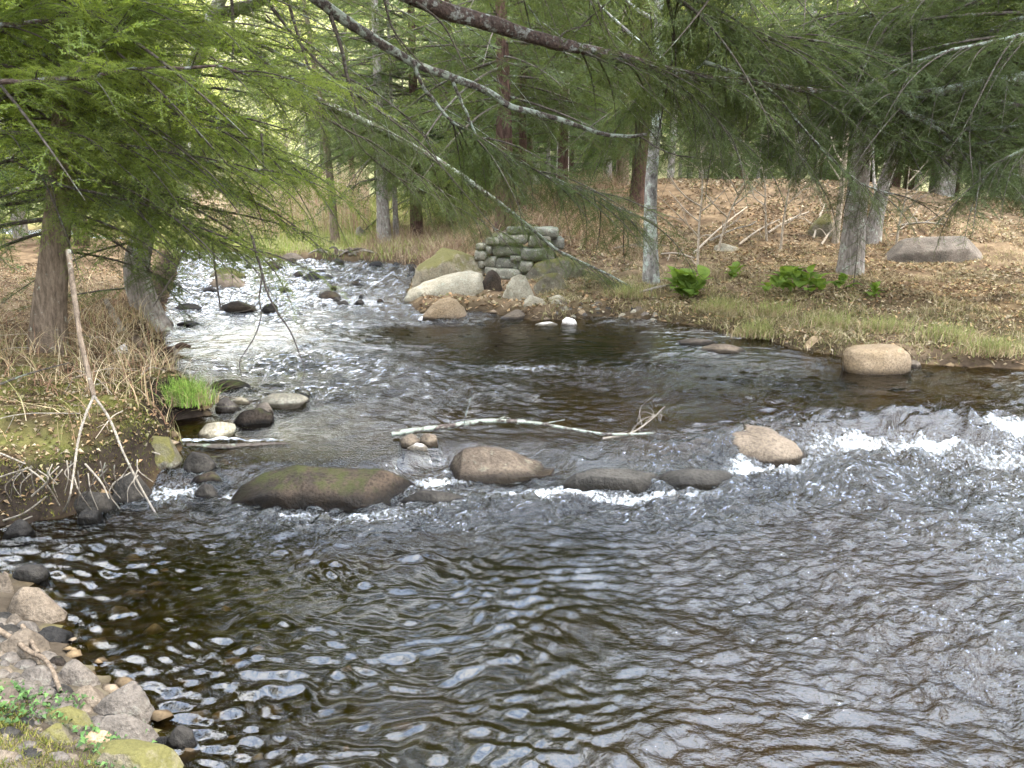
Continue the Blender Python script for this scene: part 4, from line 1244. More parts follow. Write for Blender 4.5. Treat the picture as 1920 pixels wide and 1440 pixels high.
for (tr, pth, n_, kd2) in [(T1, [(108, 420), (114, 310), (118, 150), (112, -150), (110, -450)], 44, 'bright'), (T2, [(285, 380), (318, 270), (352, 160), (395, 40), (520, -260), (590, -520)], 60, 'dark')]:
    for k in range(n_):
        u = (k + rng.random()) / n_ * (len(pth) - 1)
        i = min(int(u), len(pth) - 2)
        q = u - i
        p = at(pth[i][0] * (1 - q) + pth[i + 1][0] * q, pth[i][1] * (1 - q) + pth[i + 1][1] * q, tr.location.y)
        a = k * 2.4 + rng.random()
        put_branch(tr, p - np.array(tr.location), (math.cos(a), math.sin(a), -0.2 + 0.2 * u / len(pth)), 0.6 + 0.5 * rng.random(), kd2 if rng.random() < 0.6 else 'dark', rng.normal(0, 0.2))

# ------------------------------------------------------------------ forest behind
def crown_mesh(seed, H, start, nbr, maxlen, mats):
    r = np.random.default_rng(seed)
    parts = [hemlock_spray(3.0, seed * 10 + k, coarse=True, droop=0.2) for k in range(3)]
    Vn, Fn, Vw, Fw, nn, nw = [], [], [], [], 0, 0
    a = 0
    for k in range(nbr):
        h = start + (H - start) * ((k + r.random()) / nbr)
        f = (h - start) / (H - start)
        a += 2.4
        ln = (maxlen * (1 - f) ** 0.7 * (0.7 + 0.45 * r.random()) + 0.35) / 3.0
        m = np.array(rotm((math.cos(a), math.sin(a), -0.2 + 0.5 * f + r.normal(0, 0.1)))) * ln
        wd_, V, Fc = parts[k % 3]
        Vn.append(V @ m.T + (0, 0, h))
        Fn.append(Fc + nn)
        nn += len(V)
        v2, f2 = tube(np.array([[0, 0, 0], [1.5, 0, 0.06], [2.9, 0, -0.5]]) @ m.T + (0, 0, h), [0.03 * ln * 2, 0.02, 0.006], 4)
        Vw.append(v2)
        Fw.append(f2 + nw)
        nw += len(v2)
    Vn, Vw = np.concatenate(Vn), np.concatenate(Vw)
    Fn, Fw = np.concatenate(Fn), np.concatenate(Fw)
    return mesh('crown', np.concatenate([Vn, Vw]), [Fn, Fw + len(Vn)], mats, matidx=np.concatenate([np.zeros(len(Fn)), np.ones(len(Fw))]), smooth=False)

CROWN = [crown_mesh(7 + k, 14.0, 1.2 + 0.8 * k, 84, 3.5, [LF_FAR, B_TWIG]) for k in range(3)]
_v, _f = tube(smooth_path([(0, 0, -0.4), (0.05, 0, 4), (0, 0.05, 9), (0, 0, 13.6)], 20), np.linspace(0.22, 0.02, 20), 10, rough=0.1)
TRUNK_FAR = [mesh('trunk', _v, _f, B_RED), mesh('trunk', _v, _f, B_GREY)]

def forest_tree(x, y, s, k, label, group):
    z = gz(x, y)
    t = empty('hemlock_tree', (x, y, z), label, 'tree', group)
    t.rotation_euler = (0, 0, rng.random() * 6.28)
    t.scale = (s, s, s * (0.9 + 0.25 * rng.random()))
    obj('trunk', TRUNK_FAR[k % 2], t)
    obj('crown', CROWN[k % 3], t)

spots = []
fr = np.random.default_rng(9)
tries = 0
while len(spots) < 108 and tries < 6000:
    tries += 1
    y = 25 + 45 * fr.random() ** 1.2
    x = (fr.random() * 2.0 - 1.0) * (0.85 * y + 3)
    q = x / y
    if sdist(np.array([x]), np.array([y]))[0] < 1.2: continue
    if -0.42 < q < -0.22 and y < 60: continue            # the open meadow up the stream
    if 0.165 < q < 0.27 and y < 46: continue              # bright clearing behind the crest
    if x > -3 and x < 12 and y < 28: continue
    if min([9] + [math.hypot(x - a, y - b_) for a, b_ in spots]) < 1.9: continue
    spots.append((x, y))
for k, (x, y) in enumerate(spots):
    forest_tree(x, y, 0.75 + 0.45 * fr.random(), k, 'dark green hemlock in the forest behind the far bank', 'hemlocks of the forest behind')
n = 0
while n < 48:
    y = 28.5 + 18 * fr.random()
    x = (fr.random() * 1.35 - 0.55) * y
    if sdist(np.array([x]), np.array([y]))[0] < 1.5 or -0.42 < x / y < -0.2: continue
    if 0.175 < x / y < 0.235 and y < 40: continue
    forest_tree(x, y, 0.24 + 0.3 * fr.random() ** 1.5, n, 'young bushy hemlock in the undergrowth behind the crest', 'young hemlocks of the undergrowth')
    n += 1
for (x, y, s) in [(-16, 19, 1.0), (-13, 15.5, .9), (-19, 13, 1.0), (-12, 11.5, 0.8), (-11.5, 21.0, 0.9), (-15, 24, 1.0)]:
    forest_tree(x, y, s, int(x * -3), 'hemlock on the left bank behind the leaning trunks', 'hemlocks crowding the left bank')
for (x, y, s) in [(21, 19, .9), (15.8, 22.5, .8), (13.4, 28.0, .9), (22, 24, 1.0), (18, 26.5, .9), (19.5, 14.5, .9)]:
    forest_tree(x, y, s, int(x * 3), 'dark hemlock on the right bank near the frame edge', 'hemlocks on the right bank edge')

for k in range(46):  # unseen trees, added to shut out sky light from behind and beside
    for _try in range(60):
        x, y = (fr.random() * 2 - 1) * 26, -2.5 - 22 * fr.random() ** 1.3
        if k % 3 == 0: x, y = (-5 - 12 * fr.random(), -3 + 9 * fr.random())
        if k % 3 == 1 and k < 24: x, y = (19 + 9 * fr.random(), -6 + 22 * fr.random())
        if sdist(np.array([x]), np.array([y]))[0] > 0.8 and min([9] + [math.hypot(x - a, y - b_) for a, b_ in spots]) > 2.4 and math.hypot(x, y) > 3.2 and not (y > -2 and abs(x) < 0.8 * y + 6.0): break
    else: continue
    spots.append((x, y))
    forest_tree(x, y, 0.9 + 0.4 * fr.random(), k, 'unseen hemlock added around and behind the viewpoint to block sky light', 'unseen hemlocks added to block sky light')

# budding broadleaf trees on the slope far behind
def bud_crown(seed, n=5200):
    r = np.random.default_rng(seed)
    mb = MB()
    pts = []
    for k in range(26):
        a, h = r.random() * 6.28, 3.0 + 8 * r.random()
        ln = (1.0 + 2.2 * r.random()) * (1 - 0.05 * h)
        q = np.linspace(0, 1, 6)[:, None]
        P = np.array([0, 0, h]) + np.array([math.cos(a), math.sin(a), 0.9]) * q * ln + np.array([0, 0, 0.3]) * q * q * ln
        mb.add(*tube(P, 0.04 * (1 - q[:, 0]) + 0.008, 4))
        pts.append(P[2:])
    Vw, Fw = np.concatenate(mb.v), np.concatenate(mb.f4)
    pts = np.concatenate(pts)
    c = pts[r.integers(len(pts), size=n)] + r.normal(0, 0.38, (n, 3))
    u, v = r.normal(size=(n, 3)), r.normal(size=(n, 3))
    u /= np.linalg.norm(u, axis=1)[:, None]
    v = np.cross(u, v)
    v /= np.linalg.norm(v, axis=1)[:, None]
    s = (0.035 + 0.035 * r.random(n))[:, None]
    V = np.stack([c - u * s, c + v * s * 0.7, c + u * s, c - v * s * 0.7], 1).reshape(-1, 3)
    Fl = np.arange(len(V)).reshape(-1, 4)
    return mesh('crown', np.concatenate([V, Vw]), [Fl, Fw + len(V)], [LF_BUD, B_PALE], matidx=np.concatenate([np.zeros(len(Fl)), np.ones(len(Fw))]), smooth=False)

BUD = [bud_crown(70 + k) for k in range(2)]
_v, _f = tube(smooth_path([(0, 0, -0.4), (0.1, 0, 4), (0, 0.05, 8), (0, 0, 11.5)], 20), np.linspace(0.15, 0.02, 20), 8, rough=0.1)
TRUNK_BUD = mesh('trunk', _v, _f, B_GREY)
n = 0
while n < 100:
    y = 33 + 60 * fr.random()
    x = (fr.random() * 2 - 1) * (0.75 * y)
    if y < 50 and not (-0.42 < x / y < -0.2 or 0.14 < x / y < 0.3): continue
    if sdist(np.array([x]), np.array([y]))[0] < 1.5: continue
    t = empty('budding_tree', (x, y, gz(x, y)), 'pale green budding broadleaf tree on the bright slope far behind', 'tree', 'budding trees on the far slope')
    t.rotation_euler = (0, 0, fr.random() * 6.28)
    s = 0.7 + 0.6 * fr.random()
    t.scale = (s, s, s)
    obj('trunk', TRUNK_BUD, t)
    obj('crown', BUD[n % 2], t)
    n += 1

# ------------------------------------------------------------------ ground cover
def scatter(n, px, py, seed):
    """points spread over the visible ground, thinning with distance"""
    r = np.random.default_rng(seed)
    y = px[0] + (px[1] - px[0]) * r.random(n)
    x = py(y, r)
    return x, y, r

def leaves(name, x, y, size, cols, kind='stuff', up=0.015, seed=0):
    r = np.random.default_rng(seed)
    d = sdist(x, y)
    ok = d > 0.08
    x, y, d = x[ok], y[ok], d[ok]
    z = ground(x, y, d) + up * r.random(len(x)) + 0.008
    n = len(x)
    a = r.random(n) * 6.283
    u = np.stack([np.cos(a), np.sin(a), r.normal(0, 0.35, n)], 1)
    v = np.stack([-np.sin(a), np.cos(a), r.normal(0, 0.45, n)], 1)
    s = (size * (0.6 + 0.8 * r.random(n)))[:, None]
    c = np.stack([x, y, z], 1)
    V = np.stack([c - u * s, c + v * s * 0.55 + (0, 0, 0.012), c + u * s, c - v * s * 0.55 + (0, 0, 0.012)], 1).reshape(-1, 3)
    cc = np.asarray(cols)[r.integers(len(cols), size=n)] * (0.7 + 0.6 * r.random((n, 1)))
    F = np.arange(4 * n).reshape(-1, 4)
    return obj(name, mesh(name, V, F, M_LITTER, {'Col': np.repeat(cc, 4, 0)}, smooth=False), kind=kind)

LC = [(0.24, 0.165, 0.095), (0.31, 0.235, 0.14), (0.19, 0.12, 0.07), (0.36, 0.29, 0.19), (0.14, 0.095, 0.055), (0.30, 0.185, 0.095), (0.33, 0.22, 0.11), (0.22, 0.19, 0.09)]
r = np.random.default_rng(61)
y = 13.5 + 17 * r.random(60000)
x = -4 + (0.75 * y + 4) * r.random(60000)
k = noise2(x, y, 0.9, 3, 71.0) > -0.30 + 0.6 * rng.random(len(x)) ** 2
leaves('leaf_litter', x[k], y[k], 0.042, [tuple(0.86 * q for q in c) for c in LC], seed=1)
y = 9.0 + 6 * r.random(16000)
x = 2.5 + 11 * r.random(16000)
k = x > xc(y)
leaves('leaf_litter', x[k], y[k], 0.03, LC, seed=5)
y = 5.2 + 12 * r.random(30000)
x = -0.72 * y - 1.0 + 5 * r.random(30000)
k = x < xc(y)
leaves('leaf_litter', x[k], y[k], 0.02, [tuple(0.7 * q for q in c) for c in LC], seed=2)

def blades(name, x, y, h, wd, cols, lean=0.5, seed=0, mat=None, parent=None, dmin=0.0, zoff=-0.01, z=None, kind='stuff', segs=2):
    r = np.random.default_rng(seed)
    if z is None:
        d = sdist(x, y)
        ok = d > dmin
        x, y, d = x[ok], y[ok], d[ok]
        z = ground(x, y, d) + zoff
    n = len(x)
    a = r.random(n) * 6.283
    hh = h * (0.5 + 0.9 * r.random(n))
    ln = np.abs(r.normal(0, lean, n)) * hh
    b = r.random(n) * 6.283
    p0 = np.stack([x, y, z], 1)
    off = np.stack([np.cos(b) * ln, np.sin(b) * ln, hh], 1)
    side = np.stack([np.cos(a), np.sin(a), np.zeros(n)], 1) * wd * 0.5
    rows = []
    for q in np.linspace(0, 1, segs + 1):
        p = p0 + off * np.array([q ** 1.8, q ** 1.8, 1.0])[None] * np.array([1, 1, q - 0.25 * lean * q * q])[None]
        wq = (1 - q) ** 0.6 if q < 1 else 0.12
        rows += [p - side * wq, p + side * wq]
    V = np.stack(rows, 1).reshape(-1, 3)
    m = 2 * (segs + 1)
    base = (np.arange(n) * m)[:, None]
    F = np.concatenate([base + np.array([[2 * q, 2 * q + 1, 2 * q + 3, 2 * q + 2]]) for q in range(segs)])
    cc = np.asarray(cols)[r.integers(len(cols), size=n)] * (0.75 + 0.5 * r.random((n, 1)))
    return obj(name, mesh(name, V, F, mat or M_STRAW, {'Col': np.repeat(cc, m, 0)}, smooth=False), parent, kind=kind)

# matted grass along the right bank, in tussocks
GC = [(0.21, 0.18, 0.075), (0.30, 0.24, 0.13), (0.38, 0.31, 0.19), (0.15, 0.15, 0.05), (0.26, 0.20, 0.10), (0.12, 0.09, 0.05)]
r = np.random.default_rng(62)
y = 9.8 + 9.5 * r.random(120000)
x = 0.5 + 12.5 * r.random(120000)
d = sdist(x, y)
dn = noise2(x, y, 1.5, 3, 51.0) + 0.5
k = (d > 0.02) & (d < 4.2) & (r.random(len(x)) < np.clip((2.2 * dn - 0.55) * (1 - d / 4.5) + 0.25 * (d < 0.5), 0, 1))
blades('grass', x[k], y[k], 0.15, 0.012, GC, lean=1.3, seed=3)
k = (d > 0.03) & (d < 2.2) & (noise2(x, y, 1.1, 3, 15.0) > 0.02) & (r.random(len(x)) < 0.5)
blades('moss', x[k], y[k], 0.05, 0.012, [(0.14, 0.15, 0.04), (0.19, 0.18, 0.06), (0.10, 0.11, 0.03)], lean=0.8, seed=34, segs=1)
y = 13.5 + 8 * r.random(26000)
x = 1.5 + 12 * r.random(26000)
k = (sdist(x, y) > 2.0) & (noise2(x, y, 0.7, 3, 12.0) > -0.2)
blades('grass', x[k], y[k], 0.11, 0.012, [(0.36, 0.28, 0.16), (0.30, 0.23, 0.12), (0.42, 0.34, 0.2), (0.22, 0.2, 0.08)], lean=1.5, seed=33)
# meadow grass up the stream
y = 22 + 14 * r.random(36000)
x = -11 + 10.5 * r.random(36000)
k = (noise2(x, y, 0.8, 3, 77.0) > -0.25) & (sdist(x, y) > 0.1) & (x / y < -0.05)
blades('grass', x[k], y[k], 0.24, 0.02, [(0.26, 0.28, 0.07), (0.34, 0.33, 0.13), (0.22, 0.28, 0.06), (0.40, 0.34, 0.19)], lean=0.5, seed=4)
# tall dead stems standing in the meadow
y = 26 + 14 * r.random(5200)
x = (-0.40 + 0.22 * r.random(5200)) * y
blades('dry_stems', x, y, 1.5, 0.018, [(0.40, 0.33, 0.20), (0.32, 0.24, 0.15), (0.45, 0.37, 0.24), (0.36, 0.22, 0.15)], lean=0.25, seed=5, segs=3)
# brown brush at the foot of the slope behind the pier
y = 19 + 8 * r.random(9000)
x = -4.5 + 8 * r.random(9000)
blades('dry_stems', x, y, 0.55, 0.014, [(0.26, 0.18, 0.11), (0.20, 0.13, 0.08), (0.33, 0.25, 0.16)], lean=0.9, seed=6, segs=3)
# left bank: tangle of straw and reddish stems
y = 6.3 + 7.5 * r.random(11000)
x = -0.70 * y - 0.4 + 4.2 * r.random(11000)
d = sdist(x, y)
k = (x < xc(y)) & (d > 0.02) & (d < 3.5) & (noise2(x, y, 1.0, 3, 88.0) > -0.10) & (r.random(len(x)) < 0.25 + 0.45 * np.exp(-d / 0.8) * (y > 7.3))
blades('dry_stems', x[k], y[k], 0.44, 0.009, [(0.42, 0.32, 0.18), (0.33, 0.22, 0.12), (0.48, 0.38, 0.24), (0.20, 0.11, 0.07), (0.24, 0.22, 0.09)], lean=1.25, seed=7, segs=4)
# moss: short dense blades on the left bank edge and in the near corner
y = np.concatenate([5.0 + 3.0 * r.random(56000), 2.3 + 1.2 * r.random(40000)])
x = np.concatenate([-4.9 + 3.6 * r.random(56000), -2.9 + 1.9 * r.random(40000)])
d = sdist(x, y)
mn = noise2(x, y, 1.6, 3, 23.0)
k = (x < xc(y)) & (d > 0.05) & (d < 2.3) & (mn > np.where(y > 4.5, -0.30, -0.55 + 0.8 * (y > 3.05)))
blades('moss', x[k], y[k], 0.030, 0.007, [(0.10, 0.105, 0.022), (0.15, 0.14, 0.03), (0.075, 0.09, 0.02), (0.17, 0.14, 0.05)], lean=0.7, seed=8, segs=1)
# small leafy plants in the near moss
y = 2.4 + 1.0 * r.random(2600)
x = -2.8 + 1.2 * r.random(2600)
k = noise2(x, y, 2.2, 2, 33.0) > 0.12
leaves('ground_cover', x[k], y[k], 0.014, [(0.045, 0.085, 0.025), (0.07, 0.12, 0.035), (0.05, 0.08, 0.03)], up=0.06, seed=9)

# pebbly stream bed near the shallows
def cobbles(n, seed):
    r = np.random.default_rng(seed)
    y = 2.6 + 12 * r.random(n * 4)
    x = -3.5 + 11 * r.random(n * 4)
    d = sdist(x, y)
    k = (d < 0.1) & (d > -1.3) & (r.random(len(d)) < np.exp(d / 0.5))
    x, y = x[k][:n], y[k][:n]
    z = ground(x, y)
    ic = np.array([(0, 0, 1), (0.9, 0, 0.1), (0.3, 0.85, 0.15), (-0.7, 0.5, 0.1), (-0.7, -0.5, 0.12), (0.3, -0.85, 0.08), (0, 0, -0.6)])
    fi = np.array([(0, 1, 2), (0, 2, 3), (0, 3, 4), (0, 4, 5), (0, 5, 1), (6, 2, 1), (6, 3, 2), (6, 4, 3), (6, 5, 4), (6, 1, 5)])
    m = len(x)
    s = (0.025 + 0.07 * r.random(m) ** 2)[:, None, None]
    V = np.array([x, y, z]).T[:, None, :] + (ic[None] + r.normal(0, 0.14, (m, 7, 3))) * s * np.array([1.2, 1, 0.6])
    F = (fi[None] + (np.arange(m) * 7)[:, None, None]).reshape(-1, 3)
    cc = np.array([(0.10, 0.07, 0.04), (0.16, 0.11, 0.06), (0.07, 0.05, 0.03), (0.20, 0.15, 0.10)])[r.integers(4, size=m)]
    obj('stream_pebbles', mesh('stream_pebbles', V.reshape(-1, 3), F, M_LITTER, {'Col': np.repeat(cc, 7, 0)}), kind='stuff')

cobbles(1500, 5)

# ------------------------------------------------------------------ sticks, saplings, dead wood
def stick(label, pts, r0, r1, mat=None, name='fallen_branch', cat='branch', group=None, twigs=0, seed=0, sides=7, tl=0.3, n=30, rough=0.12):
    rr = np.random.default_rng(seed + 900)
    P = smooth_path([np.array(p) for p in pts], n)
    org = P[0].copy()
    mb = MB()
    mb.add(*tube(P - org, np.linspace(r0, r1, n), sides, rough=rough, seed=seed))
    for k in range(twigs):
        i = int(n * (0.25 + 0.7 * (k + rr.random()) / twigs))
        i = min(i, n - 2)
        T = P[i + 1] - P[i]
        T /= np.linalg.norm(T)
        d = T * 0.7 + rr.normal(0, 0.6, 3)
        d /= np.linalg.norm(d)
        ln = tl * (0.5 + rr.random())
        q = np.linspace(0, 1, 7)[:, None]
        Q = P[i] - org + d * q * ln + 0.12 * ln * rr.normal(size=3) * np.sin(q * 4)
        mb.add(*tube(Q, max(r1, 0.003) * (1.1 - 0.7 * q[:, 0]), 4))
    return obj(name, mb.mesh(name, mat or B_DEAD), None, org, label, cat, group)

def gp(px, py, lift=0.02):
    p = base_at(px, py)
    p[2] += lift
    return p

def wp(px, py, lift=0.02):
    p = hit(px, py)
    p[2] = float(zw(p[0], p[1])) + lift
    return p

# leaning dead sapling on the near left bank, forked, its tips in the water
f0 = at(176, 742, 6.2)
sap = empty('dead_sapling', wp(292, 962), 'bare forked sapling stem hanging down over the left bank into the water', 'sapling')
so_ = np.array(sap.location)
def part_tube(parent, name, pts, r0, r1, mat, org, n=30, sides=8):
    P = smooth_path([np.array(p) for p in pts], n)
    return obj(name, mesh(name, *tube(P - org, np.linspace(r0, r1, n), sides, rough=0.12, seed=r0 * 900), mat), parent)
part_tube(sap, 'stem', [at(128, 470, 6.9), at(140, 560, 6.6), at(152, 640, 6.4), at(166, 700, 6.3), f0], 0.024, 0.019, B_BROWN, so_)
part_tube(sap, 'fork', [f0, at(205, 785, 6.15), at(232, 850, 6.0), at(262, 910, 5.95), wp(296, 965, -0.03)], 0.012, 0.007, B_DEAD, so_)
part_tube(sap, 'fork', [f0, at(158, 785, 6.0), at(146, 830, 5.85), at(139, 880, 5.7), at(130, 935, 5.55), wp(118, 962, 0.0)], 0.012, 0.007, B_DEAD, so_)
part_tube(sap, 'twig', [at(139, 895, 5.65), at(150, 925, 5.6), wp(178, 965, 0.0)], 0.007, 0.004, B_DEAD, so_, 12, 5)
part_tube(sap, 'twig', [at(50, 876, 5.75), at(85, 905, 5.7), wp(118, 960, 0.01)], 0.007, 0.006, B_DEAD, so_, 12, 5)

stick('long pale fallen stick lying along the left bank, pointing down right', [at(-30, 765, 7.0), at(100, 792, 6.9), at(200, 822, 6.75), at(300, 852, 6.6)], 0.016, 0.007, twigs=3, seed=1)
stick('shorter pale stick forking off the long one on the left bank', [at(95, 792, 6.88), at(120, 812, 6.7), at(142, 830, 6.55)], 0.012, 0.008, seed=2)
stick('dark thin stick slanting in from the left frame edge', [at(-20, 728, 7.3), at(50, 702, 7.4), at(130, 680, 7.6)], 0.014, 0.006, B_TWIG, seed=3)
stick('grey log slanting from the dry stems down into the water', [gp(255, 655, 0.15), at(300, 690, 9.9), wp(352, 712, 0.0)], 0.05, 0.03, B_BROWN, cat='log', name='log', seed=4)
stick('weathered grey stub of wood leaning on the left bank', [gp(232, 628, 0.0), at(215, 595, 11.6), at(198, 562, 11.7)], 0.07, 0.04, B_DEAD, cat='log', name='stump', seed=5)
stick('dark knobbly driftwood sticking out of the left bank over the water', [at(296, 662, 11.4), at(322, 657, 11.3), at(340, 648, 11.25), at(356, 650, 11.2)], 0.09, 0.025, B_RED, cat='log', name='driftwood', seed=6)
stick('short pale root end hanging from the dark driftwood', [at(326, 650, 11.25), at(330, 660, 11.2), at(328, 669, 11.15)], 0.035, 0.03, B_DEAD, cat='log', name='driftwood', seed=7)
for k, (a, b_, c) in enumerate([((0, 978), (45, 962), (88, 930)), ((-20, 1000), (20, 985), (60, 968)), ((-20, 1015), (10, 1022), (40, 1038)), ((-20, 1008), (15, 1010), (38, 1018)), ((60, 930), (90, 900), (70, 880)), ((160, 870), (190, 905), (205, 935)), ((0, 850), (20, 858), (48, 870)), ((-10, 898), (30, 885), (60, 876))]):
    yy_ = 5.55 + 0.12 * rng.random()
    stick('thin pale root or stick poking out of the dark undercut left bank', [at(*a, yy_ + .1), at(*b_, yy_), at(*c, yy_ - .05)], 0.009, 0.005, name='root', cat='root', group='roots and sticks in the undercut left bank', seed=20 + k)

lr = np.random.default_rng(311)
for k in range(46):
    yb = 5.75 + 4.5 * lr.random() ** 1.5
    xb = -0.66 * yb + 0.3 + 2.2 * lr.random()
    if sdist(np.array([xb]), np.array([yb]))[0] < 0.12 or xb > xc(yb) - 0.5: continue
    zb = gz(xb, yb)
    a = lr.random() * 6.28
    ln = 0.25 + 0.6 * lr.random()
    d = np.array([math.cos(a), math.sin(a), 0.25 * lr.normal()]) * ln
    p0 = np.array([xb, yb, zb + 0.03])
    p1 = p0 + d
    p1[2] = max(gz(p1[0], p1[1]) + 0.02, p1[2])
    stick('thin dead twig lying in the moss and leaves of the left bank', [p0, (p0 + p1) / 2 + (0.04 * lr.normal(), 0, 0.06), p1], 0.007, 0.003, [B_DEAD, B_PALE, B_BROWN][k % 3], name='fallen_twig', cat='twig', group='dead twigs on the left bank', seed=400 + k, twigs=2, tl=0.15, n=14, sides=5)
for k in range(26):
    px = 20 + 270 * lr.random()
    py = 862 + 30 * lr.random()
    q0 = at(px, py, 5.75 + 0.1 * lr.random())
    q1 = q0 + np.array([0.10 * lr.normal(), -0.06, -0.14 - 0.16 * lr.random()])
    stick('thin pale root or stick poking out of the dark undercut left bank', [q0, (q0 + q1) / 2 + (0.03 * lr.normal(), -0.05, 0.02), q1], 0.006, 0.003, [B_DEAD, B_TWIG][k % 2], name='root', cat='root', group='roots and sticks in the undercut left bank', seed=460 + k, n=12, sides=5)

# log lying in midstream, twigs at its far end
stick('long lichened branch lying just above the water in midstream', [wp(735, 822, 0.045), wp(800, 818, 0.075), wp(850, 815, 0.095), wp(905, 812, 0.125), wp(960, 812, 0.125), wp(1005, 812, 0.105), wp(1070, 818, 0.075), wp(1140, 824, 0.055), wp(1230, 826, 0.075)], 0.032, 0.010, B_LIMB, name='fallen_branch', twigs=4, seed=30, n=60)
stick('twiggy dark end of a sunken branch beside the long lichened one', [wp(1130, 826, 0.02), wp(1180, 822, 0.05), wp(1215, 812, 0.12), wp(1245, 796, 0.2)], 0.012, 0.004, B_DEAD, twigs=9, seed=31, tl=0.35)
stick('low white rimmed log under the foam line in the left shallows', [wp(352, 834, -0.02), wp(430, 838, 0.0), wp(520, 834, 0.0), wp(560, 832, -0.03)], 0.035, 0.02, M_DARK if False else B_TWIG, name='log', cat='log', seed=32)
stick('forked stick lying on the near gravel', [gp(-10, 1190, .05), gp(30, 1218, .06), gp(58, 1240, .06), gp(84, 1256, .07), gp(102, 1280, .07), gp(116, 1312, .04)], 0.016, 0.011, B_BROWN, seed=33)
stick('second prong of the forked stick on the near gravel', [gp(45, 1190, .06), gp(58, 1218, .07), gp(76, 1248, .07)], 0.012, 0.012, B_BROWN, seed=34)
stick('pale driftwood stick lodged between boulders under the pier', [at(910, 530, hit(930, 545, ground)[1] + .3), at(925, 525, hit(930, 545, ground)[1] + .35), at(940, 520, hit(930, 545, ground)[1] + .4)], 0.025, 0.02, seed=35)

# hanging bare twigs over the rapids (dead ends of the near hemlock's boughs)
part_org = np.array(TL.location)
for pts, r0, r1 in [
    ([(472, 440, 9.0), (482, 480, 9.0), (492, 512, 9.0), (500, 545, 9.0), (520, 585, 9.0), (545, 622, 9.0), (560, 660, 9.0), (571, 692, 9.0), (562, 732, 9.0)], 0.011, 0.004),
    ([(492, 515, 9.0), (488, 545, 9.0), (486, 562, 9.0), (490, 590, 9.0), (478, 630, 9.0), (452, 672, 9.0), (450, 690, 9.0), (455, 714, 9.0)], 0.007, 0.003),
    ([(487, 558, 9.0), (465, 552, 9.0), (440, 548, 9.0), (430, 566, 9.0)], 0.004, 0.002),
    ([(487, 565, 9.0), (470, 580, 9.0), (438, 586, 9.0)], 0.004, 0.002),
    ([(398, 445, 9.4), (402, 490, 9.4), (408, 540, 9.4), (414, 580, 9.4)], 0.010, 0.006),
    ([(345, 470, 9.0), (325, 515, 9.0), (300, 555, 9.0), (288, 575, 9.0)], 0.008, 0.005),
    ([(490, 250, 9.6), (494, 300, 9.6), (492, 340, 9.6), (478, 362, 9.6)], 0.010, 0.004),
    ([(435, 0, 9.8), (438, 60, 9.8), (436, 110, 9.8)], 0.014, 0.008),
    ([(540, 0, 10.0), (560, 70, 10.0), (580, 130, 10.0)], 0.014, 0.008),
    ([(620, 30, 10.2), (640, 90, 10.2), (655, 160, 10.2), (672, 215, 10.2)], 0.018, 0.012),
    ([(500, 0, 10.0), (545, 60, 10.1), (610, 130, 10.2), (700, 200, 10.4), (790, 270, 10.8), (860, 350, 11.0), (930, 430, 11.2)], 0.013, 0.004),
    ([(640, 140, 10.6), (720, 185, 10.7), (790, 250, 10.9), (830, 320, 11.0)], 0.010, 0.004),
    ([(720, 0, 10.3), (740, 60, 10.3), (790, 120, 10.5), (840, 175, 10.6)], 0.010, 0.004),
    ([(780, 4, 9.9), (825, 40, 9.9), (850, 80, 9.9), (875, 135, 9.9)], 0.011, 0.004),
    ([(1120, 0, 10.8), (1150, 80, 10.9), (1210, 150, 11.0), (1240, 200, 11.1)], 0.010, 0.003),
    ([(1040, 90, 10.8), (1060, 60, 10.8), (1110, 45, 10.9)], 0.012, 0.004)]:
    part_tube(TL, 'twig', [at(*p) for p in pts], r0 * 1.6, r1 * 1.6, B_TWIG, part_org, 36, 5)
tw = np.random.default_rng(404)
for k in range(44):
    x0, y0 = 480 + 800 * tw.random(), -20 + 220 * tw.random()
    Yd = 9.6 + 0.0028 * (x0 - 400) + tw.random()
    L_ = 120 + 220 * tw.random()
    an = R(28 + 40 * tw.random())
    pts = [(x0 + L_ * q * math.cos(an) + 12 * tw.normal() * q, y0 + L_ * (0.75 * q + 0.4 * q * q) * math.sin(an) + 8 * tw.normal() * q, Yd + 0.5 * q) for q in np.linspace(0, 1, 5)]
    part_tube(TL if k % 3 else T2, 'twig', [at(*p) for p in pts], 0.006 + 0.004 * tw.random(), 0.002, B_LIMB if k % 2 else B_TWIG, part_org if k % 3 else np.array(T2.location), 20, 4)

